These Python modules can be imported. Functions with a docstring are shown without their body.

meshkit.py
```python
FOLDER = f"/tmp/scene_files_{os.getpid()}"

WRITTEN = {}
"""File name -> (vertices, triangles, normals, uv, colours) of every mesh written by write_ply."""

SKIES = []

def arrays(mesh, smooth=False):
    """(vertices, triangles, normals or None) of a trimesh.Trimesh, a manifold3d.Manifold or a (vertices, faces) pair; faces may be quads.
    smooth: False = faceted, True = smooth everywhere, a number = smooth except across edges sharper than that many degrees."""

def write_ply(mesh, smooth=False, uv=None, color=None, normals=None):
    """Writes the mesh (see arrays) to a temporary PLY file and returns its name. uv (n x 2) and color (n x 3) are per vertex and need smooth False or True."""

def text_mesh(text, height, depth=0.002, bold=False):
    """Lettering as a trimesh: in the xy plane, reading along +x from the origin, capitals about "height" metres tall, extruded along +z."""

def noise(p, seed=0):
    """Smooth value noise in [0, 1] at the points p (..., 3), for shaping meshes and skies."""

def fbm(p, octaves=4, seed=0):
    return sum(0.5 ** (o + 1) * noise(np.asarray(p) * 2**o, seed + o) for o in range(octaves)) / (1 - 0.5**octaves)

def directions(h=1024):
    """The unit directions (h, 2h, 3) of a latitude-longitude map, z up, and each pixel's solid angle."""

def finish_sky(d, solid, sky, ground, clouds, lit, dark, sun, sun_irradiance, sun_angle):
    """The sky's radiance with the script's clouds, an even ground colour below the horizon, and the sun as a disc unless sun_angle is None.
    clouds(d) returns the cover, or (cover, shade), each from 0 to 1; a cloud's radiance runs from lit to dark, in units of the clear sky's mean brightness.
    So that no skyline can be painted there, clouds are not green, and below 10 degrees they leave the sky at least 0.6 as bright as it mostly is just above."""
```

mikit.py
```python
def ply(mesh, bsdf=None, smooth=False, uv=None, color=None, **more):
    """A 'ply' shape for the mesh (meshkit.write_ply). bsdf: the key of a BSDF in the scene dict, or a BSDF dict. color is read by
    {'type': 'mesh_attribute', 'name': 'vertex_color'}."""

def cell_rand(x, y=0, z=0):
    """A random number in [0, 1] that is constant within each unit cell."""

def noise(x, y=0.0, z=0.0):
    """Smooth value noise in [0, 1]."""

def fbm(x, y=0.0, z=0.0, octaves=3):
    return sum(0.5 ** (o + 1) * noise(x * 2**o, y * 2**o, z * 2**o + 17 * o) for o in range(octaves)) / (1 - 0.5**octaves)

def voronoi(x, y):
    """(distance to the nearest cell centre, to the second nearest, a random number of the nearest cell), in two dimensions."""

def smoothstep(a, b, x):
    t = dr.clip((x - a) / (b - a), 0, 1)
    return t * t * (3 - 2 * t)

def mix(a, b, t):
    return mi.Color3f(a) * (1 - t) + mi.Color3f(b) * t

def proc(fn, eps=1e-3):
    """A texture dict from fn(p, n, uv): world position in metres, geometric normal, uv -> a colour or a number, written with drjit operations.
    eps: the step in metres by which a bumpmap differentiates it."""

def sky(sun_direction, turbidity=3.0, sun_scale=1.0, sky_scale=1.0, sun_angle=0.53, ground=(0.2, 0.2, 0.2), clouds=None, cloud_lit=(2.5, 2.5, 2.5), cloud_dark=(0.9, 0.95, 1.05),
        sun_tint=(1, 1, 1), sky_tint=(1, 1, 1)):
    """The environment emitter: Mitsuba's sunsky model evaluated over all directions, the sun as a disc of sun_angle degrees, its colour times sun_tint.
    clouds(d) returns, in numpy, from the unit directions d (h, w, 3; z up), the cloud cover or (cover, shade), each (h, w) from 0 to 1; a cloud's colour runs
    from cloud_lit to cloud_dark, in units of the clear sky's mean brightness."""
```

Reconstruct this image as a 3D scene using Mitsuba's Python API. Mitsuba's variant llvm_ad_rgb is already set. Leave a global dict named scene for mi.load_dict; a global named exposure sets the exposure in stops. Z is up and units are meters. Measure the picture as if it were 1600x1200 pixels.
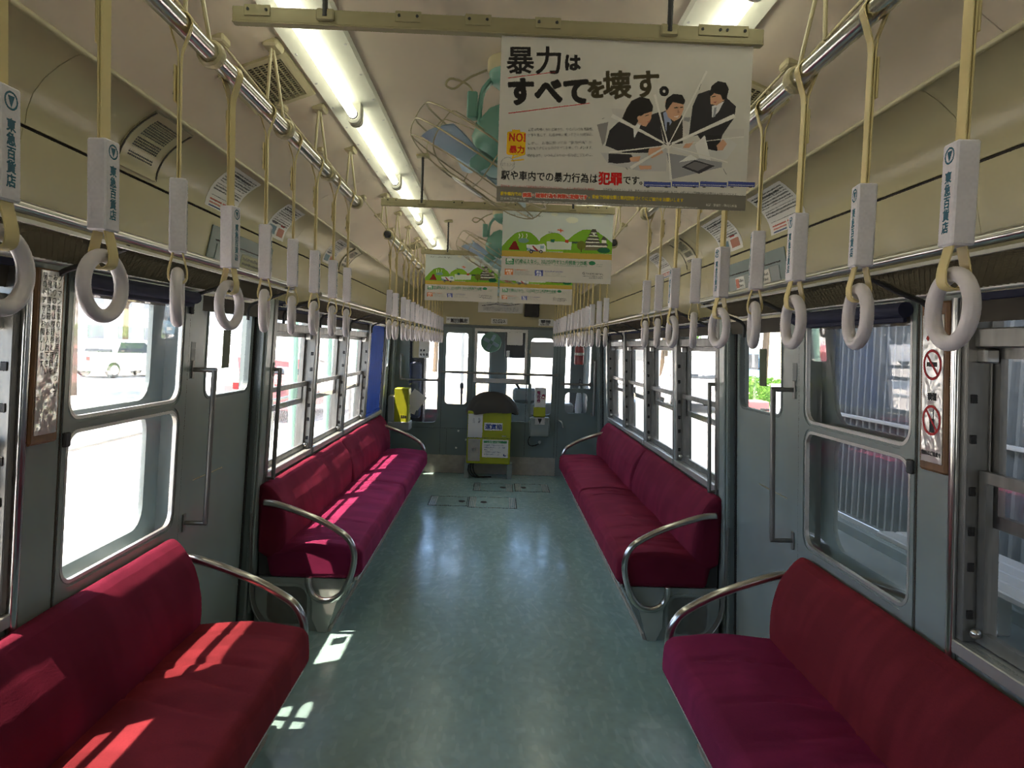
import math, random, glob
import numpy as np, trimesh, mitsuba as mi, drjit as dr, mikit, meshkit, manifold3d as m3
from shapely.geometry import Polygon, box as sbox, Point, LineString, MultiPolygon
from shapely.ops import unary_union
from shapely import affinity
from mikit import proc, noise, fbm, smoothstep, mix
T4 = mi.ScalarTransform4f
scene, labels = {}, {}
random.seed(7)
rng = np.random.default_rng(7)

# ------------------------------------------------------------------ camera, sky, exposure
exposure = 4.3
EYE = np.array([0.0, 0.0, 1.5])
def camera():
    y, p, r = np.radians([1.25, 2.9, 2.0])
    fw = np.array([np.sin(y) * np.cos(p), np.cos(y) * np.cos(p), -np.sin(p)])
    rt = np.array([np.cos(y), -np.sin(y), 0]); up = np.cross(rt, fw)
    u2 = -rt * np.sin(r) + up * np.cos(r)
    return {'type': 'perspective', 'fov': math.degrees(2 * math.atan(800 / 1150)), 'fov_axis': 'x', 'near_clip': 0.05, 'far_clip': 500.0,
            'to_world': T4().look_at(origin=EYE.tolist(), target=(EYE + fw).tolist(), up=u2.tolist())}
scene['camera'] = camera()
SUN = (-0.33, -0.20, 1.0)
def clouds(d):
    n = meshkit.fbm(d * np.array([2.2, 2.2, 4.0]) + 3.1, 5)
    return np.clip((n - 0.38) * 3.0, 0, 1), np.clip((0.62 - n) * 1.2, 0, 0.6)
SKY_SCALE, SUN_SCALE = 1.0, 0.80
scene['sky'] = mikit.sky(SUN, turbidity=4.0, sun_scale=SUN_SCALE, sky_scale=SKY_SCALE, ground=(0.3, 0.3, 0.29), clouds=clouds, cloud_lit=(2.0, 2.0, 2.0), cloud_dark=(1.0, 1.02, 1.06), sky_tint=(1, 1, 1))
TUBE_RADIANCE = (0.22, 0.218, 0.168)

# ------------------------------------------------------------------ materials
def M(name, d, two=True):
    scene[name] = {'type': 'twosided', 'b': d} if two else d
    return name
def pr(color, rough=0.5, metal=0.0, spec=0.5, **kw):
    c = color if isinstance(color, dict) else {'type': 'rgb', 'value': list(color)}
    return {'type': 'principled', 'base_color': c, 'roughness': rough, 'metallic': metal, 'specular': spec, **kw}
def bump(d, fn, scale=1.0, eps=1e-3):
    return {'type': 'bumpmap', 'arbitrary': proc(fn, eps), 'scale': scale, 'b': d}
def floor_col(p, n, uv):
    a = fbm(p.x * 1.6, p.y * 1.1, 0.0, 4); b = fbm(p.x * 30, p.y * 22, 2.0, 3)
    scuff = smoothstep(0.62, 0.82, noise(p.x * 55 + 9 * noise(p.y * 3), p.y * 16, 5.0)) * 0.10
    c = mix((0.165, 0.268, 0.262), (0.228, 0.340, 0.338), a)
    return c * (0.88 + 0.24 * b) + mi.Color3f(scuff) * 0.35
def floor_rough(p, n, uv):
    return 0.13 + 0.17 * fbm(p.x * 9, p.y * 5, 1.0, 3)
M('m_floor', bump(pr(proc(floor_col), proc(floor_rough), spec=0.8), lambda p, n, uv: 0.00030 * fbm(p.x * 16, p.y * 12, 0.0, 3), 1.0))
def paint_col(p, n, uv):
    a = fbm(p.y * 3, p.z * 2.4, p.x * 3, 3)
    return mix((0.180, 0.212, 0.206), (0.242, 0.280, 0.272), a)
M('m_paint', bump(pr(proc(paint_col), 0.24, spec=0.6), lambda p, n, uv: 0.00022 * noise(p.y * 330, p.z * 330, p.x * 330), 1.0))
M('m_paint_dark', pr((0.10, 0.125, 0.125), 0.4))
M('m_endpaint', pr(proc(lambda p, n, uv: mix((0.130, 0.172, 0.172), (0.168, 0.215, 0.212), fbm(p.x * 3, p.z * 3, p.y, 3))), 0.38))
M('m_kick', pr(proc(lambda p, n, uv: mix((0.30, 0.28, 0.25), (0.42, 0.40, 0.36), fbm(p.x * 22, p.z * 26, p.y * 22, 4))), 0.45, 0.25))
def ceil_col(p, n, uv):
    a = fbm(p.x * 2.2, p.y * 1.7, p.z, 4); s = smoothstep(0.60, 0.86, fbm(p.x * 7, p.y * 2.2, 3.0, 4))
    return mix((0.53, 0.45, 0.35), (0.60, 0.525, 0.42), a) * (1 - 0.22 * s)
M('m_ceiling', pr(proc(ceil_col), 0.38, spec=0.35))
M('m_cove', pr(proc(lambda p, n, uv: mix((0.34, 0.305, 0.180), (0.39, 0.355, 0.22), fbm(p.y * 2, p.z * 4, p.x * 4, 3))), 0.27, spec=0.45))
M('m_cream', pr((0.42, 0.37, 0.22), 0.4))
M('m_strip', pr((0.74, 0.74, 0.64), 0.4))
M('m_joint', pr((0.05, 0.045, 0.035), 0.8))
M('m_chrome', pr((0.62, 0.62, 0.60), 0.16, 1.0))
M('m_steel', pr(proc(lambda p, n, uv: mix((0.15, 0.15, 0.14), (0.27, 0.27, 0.255), fbm(p.y * 40, p.z * 7, p.x * 40, 3))), 0.36, 0.65))
M('m_alu', pr((0.58, 0.58, 0.56), 0.35, 0.8))
M('m_brass', pr((0.55, 0.48, 0.30), 0.3, 0.8))
M('m_rail', pr(proc(lambda p, n, uv: mix((0.28, 0.25, 0.14), (0.38, 0.345, 0.21), fbm(p.x * 9, p.z * 40, p.y * 40, 3))), 0.45, 0.3))
M('m_black', pr((0.012, 0.012, 0.012), 0.55))
M('m_dark', pr((0.03, 0.032, 0.034), 0.6))
M('m_net', pr((0.085, 0.073, 0.048), 0.38, 0.5))
M('m_ring', pr((0.56, 0.53, 0.56), 0.30))
M('m_sleeve', pr(proc(lambda p, n, uv: mix((0.57, 0.555, 0.60), (0.64, 0.625, 0.67), noise(p.x * 300, p.y * 300, p.z * 240))), 0.4))
M('m_belt', pr(proc(lambda p, n, uv: mix((0.50, 0.40, 0.165), (0.60, 0.51, 0.265), fbm(p.z * 14, p.y * 9, p.x * 9, 2))), 0.42))
M('m_ink', pr((0.02, 0.10, 0.16), 0.5))
def velvet(name, a, b):
    def col(p, n, uv):
        f = fbm(p.x * 6, p.y * 3.5, p.z * 6, 4); nap = smoothstep(0.40, 0.66, fbm(p.y * 13 + 2 * p.z, p.z * 2.5, p.x * 4, 3)); g = noise(p.x * 420, p.y * 420, p.z * 420)
        return mix(a, b, f) * (0.80 + 0.24 * g + 0.26 * nap)
    M(name, bump(pr(proc(col), 0.85, spec=0.12, sheen=0.6, sheen_tint=0.85), lambda p, n, uv: 0.0035 * fbm(p.y * 20, p.x * 5, p.z * 5, 2) + 0.0004 * noise(p.x * 260, p.y * 260, p.z * 260), 1.0))
velvet('m_velvet', (0.080, 0.0060, 0.018), (0.132, 0.0110, 0.031))
velvet('m_velvet_pink', (0.104, 0.0080, 0.034), (0.168, 0.0150, 0.058))
velvet('m_velvet_red', (0.104, 0.0105, 0.0150), (0.164, 0.0170, 0.025))
M('m_glass', {'type': 'thindielectric', 'int_ior': 1.5}, two=False)
M('m_blue', pr(proc(lambda p, n, uv: mix((0.030, 0.085, 0.42), (0.040, 0.11, 0.50), noise(p.y * 60, p.z * 8, 0))), 0.7, spec=0.2))
M('m_navy', pr((0.012, 0.016, 0.045), 0.75))
M('m_wood', pr(proc(lambda p, n, uv: mix((0.105, 0.046, 0.016), (0.20, 0.095, 0.034), fbm(p.z * 5, p.y * 70, p.x * 70, 4))), 0.4))
M('m_white', pr((0.66, 0.66, 0.64), 0.5))
M('m_paper', pr((0.60, 0.59, 0.56), 0.6))
M('m_poster', pr((0.60, 0.58, 0.53), 0.5))
M('m_foil', bump(pr((0.72, 0.71, 0.69), 0.18, 0.55), lambda p, n, uv: 0.004 * fbm(p.y * 42, p.z * 30, 0.0, 3), 1.0))
M('m_green_fan', pr((0.125, 0.275, 0.225), 0.32))
M('m_blade', pr((0.30, 0.42, 0.50), 0.25))
M('m_cage', pr((0.34, 0.30, 0.19), 0.35, 0.7))
M('m_lime', pr((0.31, 0.335, 0.016), 0.42))
M('m_grey', pr((0.30, 0.32, 0.32), 0.5))
M('m_cover', bump(pr((0.040, 0.036, 0.028), 0.8), lambda p, n, uv: 0.006 * fbm(p.x * 16, p.z * 10, p.y * 10, 3), 1.0))
M('m_red', pr((0.24, 0.012, 0.014), 0.4))
M('m_print', pr({'type': 'mesh_attribute', 'name': 'vertex_color'}, 0.55, spec=0.3))
scene['m_tube'] = {'type': 'diffuse', 'reflectance': {'type': 'rgb', 'value': [0.8, 0.8, 0.8]}}
M('m_concrete', pr(proc(lambda p, n, uv: mix((0.36, 0.355, 0.34), (0.44, 0.435, 0.42), fbm(p.x * 0.8, p.y * 0.8, 0, 4))), 0.9))
M('m_platform', pr(proc(lambda p, n, uv: mix((0.17, 0.20, 0.19), (0.24, 0.27, 0.26), fbm(p.x * 3, p.y * 3, p.z, 4))), 0.7))
M('m_ballast', pr(proc(lambda p, n, uv: mix((0.18, 0.155, 0.105), (0.26, 0.23, 0.165), fbm(p.x * 6, p.y * 6, 0, 4))), 0.9))
M('m_corrugated', pr((0.22, 0.235, 0.235), 0.55))
M('m_greenpost', pr((0.36, 0.58, 0.45), 0.5))
M('m_bark', pr((0.16, 0.12, 0.08), 0.9))
scene['m_leaf'] = {'type': 'principledthin', 'base_color': proc(lambda p, n, uv: mix((0.10, 0.24, 0.045), (0.22, 0.40, 0.08), noise(p.x * 3, p.y * 3, p.z * 3))), 'roughness': 0.6, 'diff_trans': 0.7}
M('m_carwhite', pr((0.85, 0.85, 0.85), 0.2, clearcoat=0.6))
M('m_carred', pr((0.56, 0.20, 0.20), 0.25, clearcoat=0.6))
M('m_carblue', pr((0.18, 0.32, 0.44), 0.25, clearcoat=0.6))
M('m_windscreen', pr((0.05, 0.06, 0.07), 0.06))
M('m_beigepole', pr((0.72, 0.60, 0.36), 0.6))
M('m_building', pr((0.74, 0.72, 0.70), 0.8))
M('m_cloth', pr((0.62, 0.66, 0.70), 0.8))
M('m_jeans', pr((0.08, 0.10, 0.16), 0.8))

# ------------------------------------------------------------------ mesh helpers
cat = trimesh.util.concatenate
def tm(mf):
    m = mf.to_mesh(); return trimesh.Trimesh(m.vert_properties[:, :3], m.tri_verts, process=False)
def cbox(x0, x1, y0, y1, z0, z1, c=0.0):
    if c <= 0:
        return trimesh.creation.box(bounds=[[x0, y0, z0], [x1, y1, z1]])
    c = min(c, 0.49 * (x1 - x0), 0.49 * (y1 - y0), 0.49 * (z1 - z0))
    pts = []
    for sx in (0, 1):
        for sy in (0, 1):
            for sz in (0, 1):
                p = np.array([(x0, x1)[sx], (y0, y1)[sy], (z0, z1)[sz]]); d = np.array([c * (1 - 2 * sx), c * (1 - 2 * sy), c * (1 - 2 * sz)])
                for k in range(3):
                    q = p + d; q[k] = p[k]; pts.append(q)
    return trimesh.convex.convex_hull(np.array(pts))
def rbox(x0, x1, y0, y1, z0, z1, r, seg=16):
    s = m3.Manifold.sphere(r, seg)
    return tm(m3.Manifold.batch_hull([s.translate((x, y, z)) for x in (x0 + r, x1 - r) for y in (y0 + r, y1 - r) for z in (z0 + r, z1 - r)]))
def cyl(a, b, r, n=12, r2=None):
    a, b = np.asarray(a, float), np.asarray(b, float); d = b - a; L = np.linalg.norm(d)
    m = tm(m3.Manifold.cylinder(L, r, r if r2 is None else r2, n)); m.apply_transform(trimesh.geometry.align_vectors([0, 0, 1], d / L)); m.apply_translation(a); return m
def smooth_path(pts, n=8):
    p = np.asarray(pts, float); P = np.vstack([2 * p[0] - p[1], p, 2 * p[-1] - p[-2]]); out = []
    for i in range(1, len(P) - 2):
        for t in np.linspace(0, 1, n, endpoint=False):
            a, b, c, d = P[i - 1:i + 3]
            out.append(0.5 * (2 * b + (c - a) * t + (2 * a - 5 * b + 4 * c - d) * t * t + (3 * b - a - 3 * c + d) * t ** 3))
    return np.array(out + [p[-1]])
def tube(pts, r, n=10, closed=False, flat=None, up=None):
    """swept tube; flat=(w,h) sweeps a flat strip of width w along 'up' cross direction"""
    p = np.asarray(pts, float); k = len(p)
    t = (np.roll(p, -1, 0) - np.roll(p, 1, 0)) if closed else np.gradient(p, axis=0)
    t /= np.linalg.norm(t, axis=1, keepdims=True) + 1e-12
    if up is None:
        a = np.cross(t[0], [0, 0, 1.0] if abs(t[0][2]) < 0.9 else [1.0, 0, 0]); A = []
        for i in range(k):
            a = a - t[i] * (a @ t[i]); a /= np.linalg.norm(a); A.append(a)
        A = np.array(A)
    else:
        A = np.tile(np.asarray(up, float), (k, 1)); A -= t * (A * t).sum(1, keepdims=True); A /= np.linalg.norm(A, axis=1, keepdims=True)
    B = np.cross(t, A)
    if flat is None:
        ang = np.arange(n) * 2 * np.pi / n; sec = np.stack([np.cos(ang) * r, np.sin(ang) * r], 1)
    else:
        w, h = flat; c = min(w, h) * 0.3; w, h = w / 2, h / 2
        sec = np.array([[w, -h + c], [w, h - c], [w - c, h], [-w + c, h], [-w, h - c], [-w, -h + c], [-w + c, -h], [w - c, -h]]); n = 8
    v = (p[:, None] + sec[None, :, :1] * A[:, None] + sec[None, :, 1:] * B[:, None]).reshape(-1, 3)
    i, j = np.meshgrid(np.arange(k if closed else k - 1), np.arange(n), indexing='ij'); i2 = (i + 1) % k; j2 = (j + 1) % n
    f = np.stack([i * n + j, i * n + j2, i2 * n + j2, i2 * n + j], -1).reshape(-1, 4)
    f = np.vstack([f[:, [0, 1, 2]], f[:, [0, 2, 3]]])
    if not closed:
        cap0 = [[0, q + 1, q] for q in range(1, n - 1)]; e = (k - 1) * n; cap1 = [[e, e + q, e + q + 1] for q in range(1, n - 1)]
        f = np.vstack([f, cap0, cap1])
    m = trimesh.Trimesh(v, f, process=False)
    if m.volume < 0: m.invert()
    return m
def torus(R, r, n=36, k=12):
    ang = np.arange(n) * 2 * np.pi / n
    return tube(np.stack([R * np.cos(ang), 0 * ang, R * np.sin(ang)], 1), r, k, closed=True)
def sweep_y(profile, ys):
    """closed (X,z) profile swept along Y between listed ys -> solid"""
    pr_ = Polygon(profile); m = trimesh.creation.extrude_polygon(pr_, ys[1] - ys[0], engine='earcut')
    v = m.vertices.copy(); m.vertices = np.stack([v[:, 0], ys[0] + v[:, 2], v[:, 1]], 1); m.invert(); 
    if m.volume < 0: m.invert()
    return m
def extr(poly, d):
    gs = [g for g in (poly.geoms if hasattr(poly, 'geoms') else [poly]) if g.area > 1e-9]
    return cat([trimesh.creation.extrude_polygon(g, d, engine='earcut') for g in gs])
def rrect(x0, x1, y0, y1, r, n=8):
    return sbox(x0 + r, y0 + r, x1 - r, y1 - r).buffer(r, n) if r > 0 else sbox(x0, y0, x1, y1)
def lathe(prof, n=24):
    p = np.array(prof, float); m = trimesh.creation.revolve(p, sections=n)
    if m.volume < 0: m.invert()
    return m

# ------------------------------------------------------------------ registering
used = {}
def num(name):
    used[name] = used.get(name, -1) + 1
    return name if used[name] == 0 else f'{name}_{used[name]:03d}'
def add(name, mesh, mat, parent=None, smooth=False, **kw):
    key = num(f'{parent}__{name}' if parent else name)
    scene[key] = mikit.ply(mesh, mat, smooth=smooth, **kw)
    return key
def tag(key, label=None, category=None, group=None, kind=None):
    d = labels.setdefault(key, {})
    for k, v in (('label', label), ('category', category), ('group', group), ('kind', kind)):
        if v: d[k] = v
    return key
def thing(name, label, category, group=None):
    key = num(name); return tag(key, label, category, group)
def struct(name, mesh, mat, label, smooth=False):
    key = add(name, mesh, mat, None, smooth); return tag(key, label, None, None, 'structure')
ORD = ['first', 'second', 'third', 'fourth', 'fifth', 'sixth', 'seventh', 'eighth', 'ninth', 'tenth', 'eleventh', 'twelfth', 'thirteenth', 'fourteenth']

# ------------------------------------------------------------------ print (flat lettering and pictures)
FONT = {}
def font(px):
    from PIL import ImageFont
    if px not in FONT:
        FONT[px] = ImageFont.truetype([f for f in glob.glob('/opt/blender-*/*/datafiles/fonts/*') if 'CJK' in f][0], px)
    return FONT[px]
TXT = {}
def glyphs(text, px=48, bold=0):
    """polygon of the text, em = 1, origin at left of baseline"""
    from PIL import Image, ImageDraw
    k = (text, px, bold)
    if k not in TXT:
        f = font(px); x0, y0, x1, y1 = f.getbbox(text, anchor='ls', stroke_width=bold)
        im = Image.new('L', (max(1, x1 - x0 + 8), max(1, y1 - y0 + 8)))
        ImageDraw.Draw(im).text((4 - x0, 4 - y0), text, 255, f, anchor='ls', stroke_width=bold)
        on = np.pad(np.asarray(im) > 127, ((0, 0), (1, 1))).astype(np.int8)
        rows, st = np.nonzero(np.diff(on, axis=1) == 1); en = np.nonzero(np.diff(on, axis=1) == -1)[1]
        g = unary_union([sbox(a, -r - 1, b, -r) for a, b, r in zip(st, en, rows)]).buffer(0.5).buffer(-0.5).simplify(0.6)
        TXT[k] = affinity.affine_transform(g, [1 / px, 0, 0, 1 / px, (x0 - 4) / px, (4 - y0) / px])
    return TXT[k]
def text(t, h, x, y, px=48, bold=0, vertical=False, rot=0, sx=1.0, fit=None):
    if vertical:
        g = unary_union([affinity.translate(glyphs(c, px, bold), 0, -i * 1.02 - 0.88) for i, c in enumerate(t) if c != ' '])
    else:
        g = glyphs(t, px, bold)
    g = affinity.scale(g, h * sx, h, origin=(0, 0))
    if fit:
        w = g.bounds[2] - g.bounds[0]; g = affinity.scale(g, fit / w, 1, origin=(0, 0))
    if rot: g = affinity.rotate(g, rot, origin=(0, 0))
    return affinity.translate(g, x, y)
def stroke(pts, w): return LineString(pts).buffer(w / 2, 2, cap_style=2)
def dashes(x0, x1, y, h, seed, rot=0):
    r = random.Random(seed); g = []; x = x0
    while x < x1:
        w = h * r.uniform(0.6, 1.0); g.append(sbox(x, y, min(x + w, x1), y + h * r.uniform(0.6, 1))); x += w + h * 0.3
    return unary_union(g)
class Print:
    def __init__(self): self.v, self.f, self.c, self.n = [], [], [], 0
    def put(self, poly, color, layer=1):
        if poly is None or poly.is_empty: return self
        for g in (poly.geoms if hasattr(poly, 'geoms') else [poly]):
            if g.geom_type != 'Polygon' or g.area < 1e-10: continue
            v, f = trimesh.creation.triangulate_polygon(g, engine='earcut')
            self.v.append(np.column_stack([v, np.full(len(v), layer * 3e-4)])); self.f.append(np.asarray(f) + self.n); self.n += len(v)
            lin = [(c / 12.92 if c < 0.04045 else ((c + 0.055) / 1.055) ** 2.4) for c in [q / 255 for q in color]]
            self.c.append(np.tile(lin, (len(v), 1)))
        return self
    def add(self, name, parent, mapping):
        v = np.vstack(self.v); f = np.vstack(self.f); m = trimesh.Trimesh(mapping(v), f, process=False)
        return add(name, m, 'm_print', parent, color=np.vstack(self.c))
def plane(origin, ex, ey):
    o, ex, ey = (np.asarray(q, float) for q in (origin, ex, ey)); ez = np.cross(ex, ey)
    return lambda v: o + v[:, :1] * ex + v[:, 1:2] * ey + v[:, 2:] * ez

# ------------------------------------------------------------------ shell geometry
Y0, YE = -3.0, 8.55
def wx(z): return 1.229 - 0.0465 * z                       # half width of the room at height z
def wmap(s):
    def f(m):
        m = m.copy(); v = m.vertices; m.vertices = np.stack([s * (wx(v[:, 1]) + v[:, 2]), v[:, 0], v[:, 1]], 1)
        if s < 0: m.invert()
        return m
    return f
def wpoly(s, poly, t0, t1):                                # (Y,z) polygon on the wall, from depth t0 to t1 (outwards positive)
    m = extr(poly, t1 - t0); m.apply_translation([0, 0, t0]); return wmap(s)(m)
def wbox(s, y0, y1, z0, z1, t0, t1, c=0.002):
    return wmap(s)(cbox(y0, y1, z0, z1, t0, t1, c))
def wpt(s, y, z, t): return np.array([s * (wx(z) + t), y, z])
CEIL = np.array([(0.95, 2.13), (0.86, 2.195), (0.75, 2.25), (0.62, 2.30), (0.48, 2.338), (0.32, 2.362), (0.16, 2.376), (0, 2.38)])
COVE = np.array([(1.088, 1.965), (1.083, 2.0), (1.070, 2.035), (1.045, 2.070), (1.010, 2.100), (0.975, 2.122), (0.95, 2.13)])
def ceil_z(x): return float(np.interp(abs(x), CEIL[::-1, 0], CEIL[::-1, 1]))
def sheet(profile, y0, y1, th=0.006, flip=False):
    """open (X,z) profile -> thin shell between y0,y1 with thickness outwards (away from the room axis)"""
    p = np.asarray(profile, float); t = np.gradient(p, axis=0); n = np.stack([-t[:, 1], t[:, 0]], 1); n /= np.linalg.norm(n, axis=1, keepdims=True)
    c = p - np.array([0, 1.2]); n *= np.sign((n * c).sum(1, keepdims=True))
    return sweep_y(np.vstack([p, (p + n * th)[::-1]]), (y0, y1))
SEAMS = [Y0, -0.4, 1.42, 3.63, 5.7, 7.4, YE]
full = np.vstack([CEIL[:-1], CEIL[::-1] * [-1, 1]])
k = struct('ceiling', sheet(full * [1, 1] + [0, 0.008], Y0, YE, 0.02), 'm_joint', 'arched beige tram ceiling of riveted sheet panels')
for a, b in zip(SEAMS[:-1], SEAMS[1:]):
    add('panel', sheet(full, a + 0.0015, b - 0.0015, 0.006), 'm_ceiling', k, smooth=30)
for s, side in ((-1, 'left'), (1, 'right')):
    cv = COVE * [s, 1]
    k = struct('trim_1' if s < 0 else 'trim_2', sheet(cv + [0.007 * s, 0.004], Y0, YE, 0.02), 'm_joint', f'glossy beige cove panelling above the {side} luggage rack')
    for a, b in zip(SEAMS[:-1], SEAMS[1:]):
        add('cove_panel', sheet(cv, a + 0.3 + 0.0015, min(b + 0.3, YE) - 0.0015, 0.006), 'm_cove', k, smooth=30)
        up = np.array([(wx(1.66) + 0.004, 1.66), (1.092, 1.958)]) * [s, 1]
        add('upper_panel', sheet(up, a + 0.3 + 0.001, min(b + 0.3, YE) - 0.001, 0.006), 'm_cove', k)
    add('backing', sheet(np.array([(wx(1.6) + 0.02, 1.60), (1.108, 1.955), (1.100, 2.0), (1.075, 2.06)]) * [s, 1], Y0, YE, 0.02), 'm_joint', k)
    add('moulding', cyl([s * 0.950, Y0, 2.127], [s * 0.950, YE, 2.127], 0.0065, 10), 'm_cove', k, smooth=40)
    xs = sorted([s * 0.60, s * 0.44])
    prof = np.array([(s * 0.605, ceil_z(.605) + .004), (s * 0.598, 2.292), (s * 0.442, 2.330), (s * 0.435, ceil_z(.435) + .004)])
    k = struct('trim_3' if s < 0 else 'trim_4', sweep_y(prof, (Y0, YE - 0.25)), 'm_strip', f'white enamelled lamp trough along the {side} half of the ceiling')
    for i in range(44):
        y = -1.8 + i * 0.23
        for xx in (0.588, 0.452):
            if y > 1.2 and y < 6.5:
                z = np.interp(xx, [0.442, 0.598], [2.330, 2.292])
                add('screw', cyl([s * xx, y, z + 0.002], [s * xx, y, z - 0.003], 0.004, 6), 'm_alu', k)
# floor
k = struct('floor', cbox(-1.25, 1.25, Y0, YE, -0.06, 0.0), 'm_floor', 'worn teal vinyl tram floor with inspection hatches')
def hatch(x0, x1, y0, y1, plates, knob):
    h = num('floor__hatch'); w = 0.006
    scene[h] = mikit.ply(cbox(x0, x1, y0, y1, -0.002, 0.0012, 0.0008), 'm_floor')
    fr = sbox(x0, y0, x1, y1).difference(sbox(x0 + w, y0 + w, x1 - w, y1 - w)); m = extr(fr, 0.002); m.apply_translation([0, 0, 0.0005]); add('edge', m, 'm_dark', h)
    for px_ in plates:
        for q in range(4):
            add('tread_strip', cbox(px_ + q * 0.017, px_ + q * 0.017 + 0.009, y0 + 0.01, y1 - 0.01, 0.0005, 0.004, 0.001), 'm_alu', h)
    m = lathe([(0, 0), (0.032, 0), (0.03, 0.003), (0, 0.004)], 16); m.apply_transform(np.diag([1, 1.4, 1, 1])); m.apply_translation([knob, (y0 + y1) / 2, 0.001]); add('lift_ring', m, 'm_dark', h)
hatch(-0.20, 0.215, 7.55, 7.97, [-0.19, 0.145], 0.11)
hatch(0.235, 0.60, 7.58, 8.0, [0.245, 0.53], 0.33)
hatch(-0.60, -0.235, 6.80, 7.22, [-0.59], -0.29)
hatch(-0.225, 0.235, 6.76, 7.24, [-0.215, 0.165], -0.08)

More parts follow.
